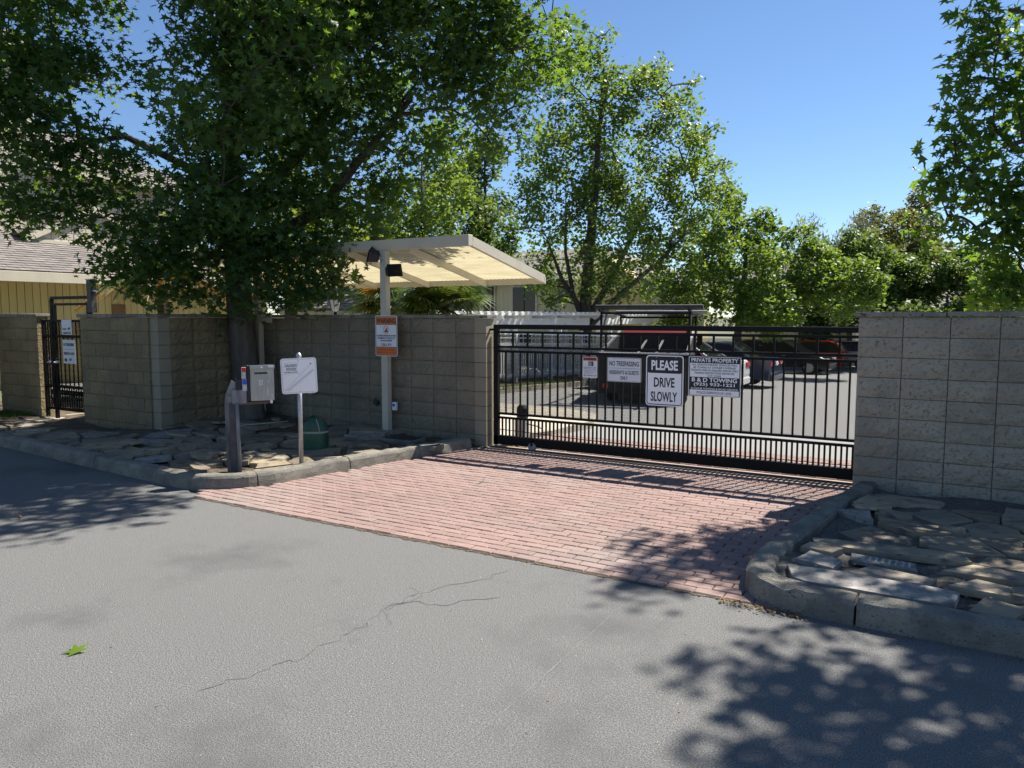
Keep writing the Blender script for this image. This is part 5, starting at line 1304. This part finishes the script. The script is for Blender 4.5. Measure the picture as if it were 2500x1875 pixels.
def leaves(shape, P, size, r, droop=.5, up=.8):
    """place one leaf at each point of P with a random hang; returns arrays"""
    LV, LF = shape; n = len(P)
    nrm = r.normal(0, .55, (n, 3)); nrm[:, 2] += up; nrm /= np.linalg.norm(nrm, axis=1)[:, None]
    tip = r.normal(0, 1, (n, 3)); tip[:, 2] -= droop
    tip -= nrm * np.sum(tip * nrm, axis=1)[:, None]; tip /= np.linalg.norm(tip, axis=1)[:, None] + 1e-9
    sd_ = np.cross(tip, nrm)
    s = size * r.uniform(.65, 1.2, n)
    V = P[:, None, :] + s[:, None, None] * (LV[None, :, 0:1] * sd_[:, None, :] + LV[None, :, 1:2] * tip[:, None, :] + LV[None, :, 2:3] * nrm[:, None, :])
    F = LF[None, :, :] + (np.arange(n) * len(LV))[:, None, None]
    return V.reshape(-1, 3), F.reshape(-1, LF.shape[1])
def make_tree(name, label, trunk, trad, clumps, m_leaf, m_bark, shape, size, dens, seed, group=None, limbs=(), spread=0, anchor_r=.3, cat='tree', per=34, twig=.012, up=.8, flare=0, droop=.5, squash=.85, thin=None):
    r = np.random.default_rng(seed); pr = random.Random(seed)
    root = empty(name, trunk[0], 0, label, cat, group); org = np.array(trunk[0])
    C_ = []
    for c in clumps:
        o = pr.gauss(0, spread); C_.append((c[0] - .515 * o, c[1] + .857 * o, c[2], c[3]))
    A = []
    for c in C_:
        n = max(3, int(dens * c[3] ** 2 * (thin(c) if thin else 1)))
        d = r.normal(0, 1, (n, 3)); d /= np.linalg.norm(d, axis=1)[:, None]
        q = d * (r.uniform(.25, 1, n) ** .5)[:, None] * c[3]; q[:, 2] *= squash
        A.append(q + np.array(c[:3]))
    A = np.concatenate(A)
    # skeleton
    b = MB(); tp_ = [Vector(p) - Vector(org) for p in trunk]
    n_seg = 14 if flare else 9
    if flare:
        prof = []; rads = []
        tube_pts = []
        for i in range(len(tp_)): tube_pts.append(tp_[i])
        b2 = MB(); nn = 18
        for i, p in enumerate(tube_pts):
            f = flare * math.exp(-p.z / .22)
            for k in range(nn):
                a = 2 * math.pi * k / nn; rr_ = trad[i] * (1 + .06 * math.sin(5 * a + p.z * 1.3) + .03 * pr.uniform(-1, 1)) + f * (.6 + .4 * math.cos(4 * a + .7))
                b2.v.append((p.x + rr_ * math.cos(a), p.y + rr_ * math.sin(a), p.z))
        for i in range(len(tube_pts) - 1): b2.f += [(i * nn + k, i * nn + (k + 1) % nn, (i + 1) * nn + (k + 1) % nn, (i + 1) * nn + k) for k in range(nn)]
        b2.build('trunk', m_bark, root, smooth=True)
    else:
        b.tube(tp_, trad, 8); b.build('trunk', m_bark, root, smooth=True)
    nodes = []; nrad = []
    for i in range(len(tp_) - 1):
        for k in range(6):
            t = k / 6; p = tp_[i].lerp(tp_[i + 1], t)
            nodes.append(tuple(p)); nrad.append(trad[i] * (1 - t) + trad[i + 1] * t)
    z_low = tp_[0].z + (min(c[2] for c in C_) - org[2]) * .55
    keep = [i for i, p in enumerate(nodes) if p[2] > z_low]; nodes = [nodes[i] for i in keep]; nrad = [nrad[i] for i in keep]
    br = MB()
    for lp, lr in limbs:
        pts = [Vector(p) - Vector(org) for p in lp]; br.tube(pts, lr, 8)
        for i in range(len(pts) - 1):
            for k in range(4): nodes.append(tuple(pts[i].lerp(pts[i + 1], k / 4))); nrad.append(lr[i] * (1 - k / 4) + lr[i + 1] * k / 4)
    def connect(target, rad, end, nseg=3):
        N_ = np.array(nodes); t = np.array(target); dv = t - N_
        dist = np.linalg.norm(dv, axis=1); cost = dist + .9 * np.maximum(0, -dv[:, 2])
        i = int(np.argmin(cost)); a = Vector(nodes[i]); e = Vector(target); L = (e - a).length
        if L < .05: return
        pts = [a]; r0 = min(nrad[i] * .75, rad * (1 + .5 * L)); rr_ = [r0]
        for k in range(1, nseg + 1):
            t_ = k / nseg; p = a.lerp(e, t_); p.z += .12 * L * math.sin(math.pi * t_); p += Vector((pr.gauss(0, 1), pr.gauss(0, 1), pr.gauss(0, 1))) * .04 * L * (0 if k == nseg else 1)
            pts.append(p); rr_.append(r0 + (end - r0) * t_); nodes.append(tuple(p)); nrad.append(rr_[-1])
        br.tube(pts, rr_, 5, False)
    for c in sorted(C_, key=lambda c: (c[0] - org[0]) ** 2 + (c[1] - org[1]) ** 2 + (c[2] - org[2]) ** 2 * .3):
        connect((c[0] - org[0], c[1] - org[1], c[2] - org[2]), .03 + twig * 1.5, twig * 1.4, 4)
    idx = r.permutation(len(A))[:int(len(A) * .75)]
    for i in idx: connect(tuple(A[i] - org), twig * 1.3, twig * .35, 2)
    stuff(br.build('branches', m_bark if not flare else M['barkdark'], root, fix=False))
    # leaves around each anchor, hanging a little
    P = []
    for a in A:
        n = max(4, int(per * pr.uniform(.4, 1.4)))
        q = np.clip(r.normal(0, anchor_r * .55, (n, 3)), -anchor_r, anchor_r); q[:, 2] = q[:, 2] * .8 - abs(r.normal(0, anchor_r * .25, n))
        P.append(a + q)
    P = np.concatenate(P) - org
    V, F = leaves(shape, P, size, r, droop, up)
    stuff(link('crown', np_mesh('crown', V, F, m_leaf), root))
    return root, len(P)
TOT = 0
# ---- the big sweetgum in the left bed
t, n = make_tree('sweetgum_tree', 'large sweetgum tree with star-shaped leaves and thick bark growing in the flagstone bed', 
    [(-10.0, 8.30, .02), (-10.0, 8.30, .12), (-10.0, 8.30, .3), (-10.0, 8.3, .6), (-10.02, 8.28, 1.1), (-10.08, 8.26, 1.8), (-10.13, 8.25, 2.6), (-10.18, 8.26, 3.4), (-10.22, 8.3, 4.4), (-10.2, 8.35, 5.6), (-10.05, 8.4, 7.0), (-9.95, 8.4, 8.6)],
    [.25, .245, .235, .225, .215, .20, .185, .17, .145, .12, .09, .05], CL['L'], M['leafA'], M['bark'], star_leaf(), .086, 31, 3,
    limbs=[([(-10.15, 8.26, 3.2), (-9.75, 8.45, 3.8), (-9.2, 8.8, 4.4), (-8.8, 9.1, 5.2)], [.12, .10, .085, .06]),
           ([(-10.13, 8.25, 2.8), (-9.6, 8.55, 3.1), (-8.9, 8.9, 3.5), (-8.3, 9.2, 4.3), (-7.6, 9.6, 5.2)], [.11, .10, .085, .07, .04]),
           ([(-10.2, 8.28, 3.6), (-10.7, 7.8, 4.2), (-11.3, 7.2, 4.6), (-11.9, 6.6, 4.4), (-11.6, 6.5, 3.6)], [.075, .06, .05, .04, .02]),
           ([(-10.2, 8.3, 4.6), (-9.8, 7.9, 5.4), (-9.2, 7.4, 6.2)], [.09, .07, .04]), ([(-10.2, 8.32, 5.0), (-9.6, 8.9, 5.8), (-8.6, 9.6, 6.6), (-7.2, 10.2, 7.0)], [.08, .07, .05, .03])],
    flare=.16, anchor_r=.30, per=40, cat='tree', thin=lambda c: .72 if c[0] > -8.3 and c[2] > 3.2 else 1.0)
TOT += n
t, n = make_tree('sweetgum_tree', 'sweetgum tree reaching over the right wall, its star leaves against the sky',
    [(2.45, 9.85, -.05), (2.45, 9.85, .6), (2.42, 9.82, 2), (2.36, 9.8, 4), (2.3, 9.8, 6), (2.1, 9.9, 8.6)], [.2, .18, .16, .13, .09, .04], CL['R'], M['leafR'], M['bark'], star_leaf(), .085, 31, 5,
    limbs=[([(2.4, 9.82, 3.0), (1.6, 9.7, 3.5), (.8, 9.6, 3.7), (.25, 9.5, 3.6)], [.08, .06, .04, .02]), ([(2.36, 9.8, 3.8), (1.6, 9.7, 4.4), (.8, 9.7, 4.8), (.2, 9.65, 5.0)], [.08, .06, .04, .015])],
    flare=.1, anchor_r=.24, per=38, thin=lambda c: .62 if c[2] > 5.1 else 1.0)
TOT += n
# ---- background trees
def bgt(key, name, label, base, leaf, size, dens, seed, per=26, spread=1.2, shape=None, group=None, bark='barkdark', trunk_r=.2, **k):
    global TOT
    cs = CL[key]; top = max(c[2] for c in cs); cx = sum(c[0] for c in cs) / len(cs); cy = sum(c[1] for c in cs) / len(cs)
    h = top - base[2]
    tr_ = [base, (base[0], base[1], base[2] + h * .25), (base[0] * .8 + cx * .2, base[1] * .8 + cy * .2, base[2] + h * .55), (base[0] * .6 + cx * .4, base[1] * .6 + cy * .4, base[2] + h * .92)]
    t, n = make_tree(name, label, tr_, [trunk_r, trunk_r * .85, trunk_r * .55, trunk_r * .15], cs, M[leaf], M[bark], shape or oval_leaf(), size, dens, seed, spread=spread, per=per, group=group, **k)
    TOT += n; return t
bgt('G1', 'gum_tree', 'tall open gum tree with bright green crown standing behind the pergola and truck', (-12.53, 26.3, gz(26.3)), 'leafM', .12, 28, 21, per=34, squash=1.25, trunk_r=.26, twig=.022, anchor_r=.36,
    limbs=[([(-12.5, 26.3, 1.6), (-11.8, 26.7, 3.0), (-11.0, 27.1, 4.8), (-10.3, 27.6, 6.5)], [.14, .11, .08, .014]), ([(-12.5, 26.3, 1.3), (-11.4, 26.9, 2.6), (-10.0, 27.7, 4.0), (-8.9, 28.4, 5.4)], [.13, .10, .07, .014]),
           ([(-12.5, 26.3, 1.8), (-13.3, 25.8, 3.2), (-13.9, 25.5, 5.0)], [.11, .08, .014]), ([(-12.5, 26.3, 1.2), (-12.9, 26.0, 2.6), (-13.2, 25.9, 4.2), (-13.2, 25.9, 6.6)], [.11, .09, .06, .014])])
bgt('G2', 'gum_tree', 'narrow dark green gum tree beside the tall open one', (-17.9, 27.7, gz(27.7)), 'leafD', .14, 34, 22, per=36, anchor_r=.36)
bgt('G3', 'gum_tree', 'mid green tree behind the carport canopy', (-14.8, 19.2, gz(19.2)), 'leafM', .12, 30, 23, per=34)
bgt('G4', 'gum_tree', 'sunlit green tree between the house and the long wall', (-13.8, 12.8, 0), 'leafB', .11, 26, 24, per=30, spread=.6)
bgt('T3', 'round_tree', 'round yellow-green tree over the parked cars', (-8.6, 33.4, gz(33.4)), 'leafM', .145, 32, 25, per=36, anchor_r=.36)
bgt('T4', 'round_tree', 'broad dark green tree mass above the right end of the gate', (-4.6, 46.5, gz(46.5)), 'leafD', .19, 22, 26, per=36, spread=1.8, anchor_r=.45, trunk_r=.28)
bgt('T5', 'cedar_tree', 'olive brown cedar rising behind the dark tree mass', (-4.0, 56, gz(56)), 'leafO', .20, 22, 27, per=34, anchor_r=.45, trunk_r=.3)
bgt('T6', 'cypress_tree', 'pointed conical tree at the skyline', (-3.4, 62, gz(62)), 'leafO', .18, 30, 28, per=30, spread=.4, anchor_r=.4)
bgt('T7', 'eucalyptus_tree', 'wispy grey drooping tree at the skyline, the barer one', (-8.7, 48.5, gz(48.5)), 'leafG', .12, 18, 29, per=26, shape=long_leaf(), spread=.8, anchor_r=.5, up=.1, droop=2.5)
bgt('T8', 'eucalyptus_tree', 'grey-green fine-leaved tree next to the olive cedar', (-6.4, 52, gz(52)), 'leafG', .13, 24, 30, per=30, shape=long_leaf(), spread=.8, anchor_r=.5, up=.1, droop=2.5)
bgt('W', 'willow_tree', 'pale weeping willow just above the right wall', (.3, 46.8, gz(46.8)), 'leafW', .10, 40, 31, per=40, shape=long_leaf(), spread=.3, anchor_r=.5, up=.05, droop=4)
bgt('E', 'round_tree', 'bright green tree under the eave corner behind the right wall', (1.5, 36, gz(36)), 'leafB', .13, 22, 32, per=30)

bgt('B1', 'far_tree', 'distant dark tree row filling the gap behind the round tree', (-13.5, 78, gz(78)), 'leafM', .3, 16, 41, per=30, spread=2, anchor_r=.7)
bgt('B2', 'far_tree', 'distant tree row low behind the dark tree mass', (-8, 84, gz(84)), 'leafD', .3, 16, 42, per=30, spread=2, anchor_r=.7)
bgt('B3', 'far_tree', 'distant trees hidden mostly by the right wall', (8, 70, gz(70)), 'leafM', .3, 10, 43, per=26, spread=2, anchor_r=.7)
# ---- shrubs behind the parked cars
for i, (u, v, h_, lb) in enumerate(((-4.4, 62.5, 1.5, 'dark shrub by the doors behind the red hatchback'), (-9.5, 50.5, 1.2, 'low dark shrub behind the black crossover'), (.8, 63, 1.6, 'dark shrub near the yellow building behind the silver hatchback'))):
    make_tree('shrub', lb, [(u, v, gz(v)), (u, v, gz(v) + h_ * .5)], [.06, .03], [(u - .5, v, gz(v) + h_ * .5, h_ * .5), (u + .5, v, gz(v) + h_ * .6, h_ * .5)], M['leafD'], M['barkdark'], oval_leaf(), .12, 20, 50 + i, per=24, cat='shrub')

for i in range(6):  # shrubs added as a dark backing, standing in for the patio's shade
    u, v = -13.5, 16.6 + i * 2.5; zb = gz(v) - .1
    make_tree('shrub', 'dark hedge shrub added in place of patio shade behind the white picket fence under the pergola', [(u, v, zb), (u, v, zb + .7)], [.05, .03], [(u, v - .7, zb + .75, .75), (u, v + .6, zb + .8, .75), (u + .2, v, zb + 1.1, .6)], M['leafD'], M['barkdark'], oval_leaf(), .10, 26, 90 + i, per=26, cat='shrub', group='hedge shrubs added for patio shade behind the picket fence')
# ---- palms
def fan_palm(name, label, base, hub, n_fans, rad, seed, m='palm', pet=.5, dry=0, cat='palm'):
    root = empty(name, base, 0, label, cat); r = random.Random(seed)
    o = Vector(base); hb = Vector(hub) - o
    b = MB(); b.tube([(0, 0, 0), (hb.x * .3, hb.y * .3, hb.z * .5), tuple(hb)], [.16, .14, .12], 10); b.build('trunk', M['palmbark'], root)
    fb_, dryb = MB(), MB(); st = MB()
    for i in range(n_fans):
        az = r.uniform(0, 2 * math.pi); el = R(r.uniform(-25, 75))
        d = Vector((math.cos(az) * math.cos(el), math.sin(az) * math.cos(el), math.sin(el)))
        c = hb + d * pet * r.uniform(.6, 1.15); c.z -= .08
        st.tube([tuple(hb), tuple(hb.lerp(c, .5) + Vector((0, 0, .05))), tuple(c)], [.018, .014, .01], 5)
        sd_ = d.cross(Vector((0, 0, 1))).normalized(); nn = sd_.cross(d)
        tgt = dryb if r.random() < dry else fb_
        L = rad * r.uniform(.75, 1.1)
        for k in range(24):
            a = R(-115 + 230 * k / 23); dd = (d * math.cos(a) + sd_ * math.sin(a)).normalized()
            w = .028; e = c + dd * L * (1 - .18 * abs(a) / 2) - Vector((0, 0, .16 * L * (1 + abs(a) * .3))); m1 = c + dd * L * .5 + nn * .02
            pw = dd.cross(nn).normalized() * w
            tgt.add([tuple(c), tuple(m1 - pw), tuple(e), tuple(m1 + pw)], [(0, 1, 2, 3)])
    st.build('petioles', M['palm'], root)
    stuff(fb_.build('fronds', M[m], root, fix=False))
    if dryb.f: stuff(dryb.build('dry_fronds', M['palmdry'], root, fix=False))
    return root
fan_palm('fan_palm', 'bushy dark green fan palm behind the long wall, under the canopy', (-8.55, 11.75, -.05), (-8.55, 11.75, 1.95), 46, .75, 61, pet=.62)
fan_palm('fan_palm', 'lighter fan palm behind the carport post', (-10.5, 12.6, -.05), (-10.5, 12.6, 2.1), 26, .6, 62, pet=.6, dry=.15)
fan_palm('fan_palm', 'small fan palm with brown trunk beside the garden hut', (-11.7, 13.6, -.05), (-11.7, 13.6, 2.3), 22, .6, 63, pet=.5, dry=.3)
def feather_palm(name, label, base, hub, n, L, seed):
    root = empty(name, base, 0, label, 'palm'); r = random.Random(seed); o = Vector(base); hb = Vector(hub) - o
    b = MB(); b.tube([(0, 0, 0), tuple(hb * .5), tuple(hb)], [.16, .13, .12], 10); b.build('trunk', M['palmbark'], root)
    rc = MB(); g = MB(); dr = MB()
    for i in range(n):
        az = 2 * math.pi * i / n + r.uniform(-.2, .2); el = r.uniform(.3, 1.25); tgt = dr if el < .55 else g
        pts = []
        for k in range(9):
            t = k / 8; out = L * (t * math.cos(el) + .25 * t * t); z = L * (math.sin(el) * t - .95 * t * t)
            pts.append(hb + Vector((math.cos(az) * out, math.sin(az) * out, z)))
        rc.tube([tuple(p) for p in pts], [.02 - .002 * k for k in range(9)], 5)
        side = Vector((-math.sin(az), math.cos(az), 0))
        for k in range(6, 60):
            t = k / 60 * 8; j = min(7, int(t)); p = pts[j].lerp(pts[j + 1], t - j); ll = .42 * math.sin(math.pi * (k + 4) / 66) + .08
            for s_ in (-1, 1):
                e = p + side * s_ * ll * .75 + Vector((0, 0, -ll * .65)) + (pts[j + 1] - pts[j]).normalized() * ll * .3; m1 = p.lerp(e, .45) + Vector((0, 0, .03))
                w_ = Vector((0, 0, .012)) + (pts[j + 1] - pts[j]).normalized() * .012
                tgt.add([tuple(p), tuple(m1 - w_), tuple(e), tuple(m1 + w_)], [(0, 1, 2, 3)])
    rc.build('frond_stalks', M['palm'], root); stuff(g.build('fronds', M['palm'], root, fix=False))
    if dr.f: stuff(dr.build('dry_fronds', M['palmdry'], root, fix=False))
    return root
feather_palm('feather_palm', 'feather palm with yellowing fronds between the house and the tan wall', (-15.4, 10.6, -.05), (-15.5, 10.6, 2.75), 15, 1.5, 71)

# ---- grass
def grass(name, us, vs, zf, n, h, seed, parent=None):
    r = np.random.default_rng(seed); P = np.stack([r.uniform(*us, n), r.uniform(*vs, n), np.zeros(n)], 1)
    P[:, 2] = [zf(p[0], p[1]) for p in P]
    az = r.uniform(0, 2 * np.pi, n); hh = h * r.uniform(.4, 1.2, n); lean = hh * r.uniform(.1, .6, n)
    dx = np.stack([np.cos(az), np.sin(az), 0 * az], 1); sx = np.stack([-np.sin(az), np.cos(az), 0 * az], 1) * .006
    V = np.stack([P - sx, P + sx, P + dx * lean[:, None] + np.array([0, 0, 1]) * hh[:, None]], 1).reshape(-1, 3)
    F = np.arange(3 * n).reshape(-1, 3)
    return stuff(tag(link(name, np_mesh(name, V, F, M['grass'])), 'short green grass ' + parent, 'grass'))
grass('grass', (-15.0, -13.95), (6.2, 7.0), lambda u, v: .07, 2600, .10, 1, 'in front of the wall beyond the pedestrian gate')
grass('grass', (-14.6, -11.8), (9.0, 12.6), lambda u, v: -.1, 6000, .16, 2, 'behind the pedestrian gate')
grass('grass', (-10.95, -10.45), (15.8, 30), lambda u, v: gz(v) + .11, 5000, .12, 3, 'along the foot of the white picket fence')

# ---- litter
LVs, LFs = star_leaf(.05)
me = np_mesh('fallen_leaf', LVs * .085 + np.array([0, 0, .012]), LFs, M['litleaf'])
o = tag(link('fallen_leaf', me, None, (-4.12, 2.21, .003)), 'single bright green star leaf lying on the asphalt', 'leaf'); o.rotation_euler = (R(6), R(-8), R(70))
b = MB(); b.lathe([(0, 0), (.012, .004), (.018, .015), (.012, .027), (0, .03)], n=10); rs = random.Random(2)
for k in range(22):
    a, e_ = rs.uniform(0, 6.28), rs.uniform(-.6, 1.4); d = Vector((math.cos(a) * math.cos(e_), math.sin(a) * math.cos(e_), math.sin(e_)))
    b.tube([tuple(Vector((0, 0, .016)) + d * .014), tuple(Vector((0, 0, .016)) + d * .024)], [.003, .0006], 4)
tag(b.build('seed_ball', M['brownleaf'], None, (-7.31, 3.48, .006)), 'small brown spiky seed ball on the shaded asphalt', 'seed ball')
def litter(name, label, cnt, gen, size, seed):
    r = np.random.default_rng(seed); P = np.array([gen(random.Random(seed * 1000 + i)) for i in range(cnt)])
    LV = oval_leaf()[0]; V = []; 
    nrm = r.normal(0, .25, (cnt, 3)); nrm[:, 2] += 1; nrm /= np.linalg.norm(nrm, axis=1)[:, None]
    az = r.uniform(0, 6.28, cnt); t = np.stack([np.cos(az), np.sin(az), 0 * az], 1); t -= nrm * np.sum(t * nrm, 1)[:, None]; sd_ = np.cross(t, nrm)
    s = size * r.uniform(.4, 1.3, cnt)
    V = P[:, None] + s[:, None, None] * (LV[None, :, 0:1] * sd_[:, None] + LV[None, :, 1:2] * t[:, None] - LV[None, :, 2:3] * nrm[:, None])
    F = np.arange(4 * cnt).reshape(-1, 4)
    return stuff(tag(link(name, np_mesh(name, V.reshape(-1, 3), F, M['brownleaf'])), label, 'leaf litter'))
litter('leaf_litter', 'dry brown leaf litter caught along the paver edge', 420, lambda r: (r.uniform(-5.3, -1.1) if r.random() < .7 else r.uniform(-6.6, -1.0), 4.83 + r.gauss(0, .018), .006), .014, 81)
litter('leaf_litter', 'dry leaf litter between the flagstones behind the right kerb', 700, lambda r: (r.uniform(-1.0, 3.0), 5.08 + abs(r.gauss(0, .5)), .105 + r.random() * .02), .018, 82)
litter('leaf_litter', 'dry leaf litter around the tree foot in the left bed', 900, lambda r: (r.gauss(-9.2, 1.3), r.gauss(7.6, .6), .12 + r.random() * .03), .02, 83)
litter('leaf_litter', 'scattered brown crumbs of leaf on the street and pavers', 160, lambda r: (r.uniform(-7, 2), r.uniform(2, 8), .014), .010, 84)
litter('leaf_litter', 'dry leaves and grit gathered along the foot of the left kerb', 420, lambda r: (lambda q: (q[0] + r.gauss(0, .03), q[1] - .02 - abs(r.gauss(0, .03)), .006))(KL[r.randrange(20, len(KL) - 60)]), .012, 86)
litter('leaf_litter', 'dry leaves and grit gathered along the foot of the right kerb', 300, lambda r: (r.uniform(-.9, 3), 4.78 - abs(r.gauss(0, .035)), .006), .012, 87)
litter('leaf_litter', 'brown leaf litter swept against the right kerb corner', 260, lambda r: (-1.3 + r.random() * .5, 4.78 + r.gauss(0, .03), .012), .014, 85)
for nm, pts, lb in (('twig', [(-2.19, 5.62, .02), (-2.05, 5.60, .022), (-1.95, 5.66, .02), (-1.83, 5.66, .018)], 'bent dark twig lying on the pavers in the leaf shade'),
                    ('twig', [(-4.6, 7.05, .018), (-4.52, 6.9, .02), (-4.5, 6.76, .018)], 'thin dark twig on the sunlit pavers'),
                    ('twig', [(-9.3, 7.5, .2), (-8.95, 7.7, .24), (-8.7, 7.95, .26)], 'pale stick leaning on flagstones near the tree foot')):
    b = MB(); b.tube(pts, [.004, .005, .004, .002][:len(pts)], 6); o = b.build(nm, M['trim'] if 'pale' in lb else M['crack']); tag(o, lb, 'twig')
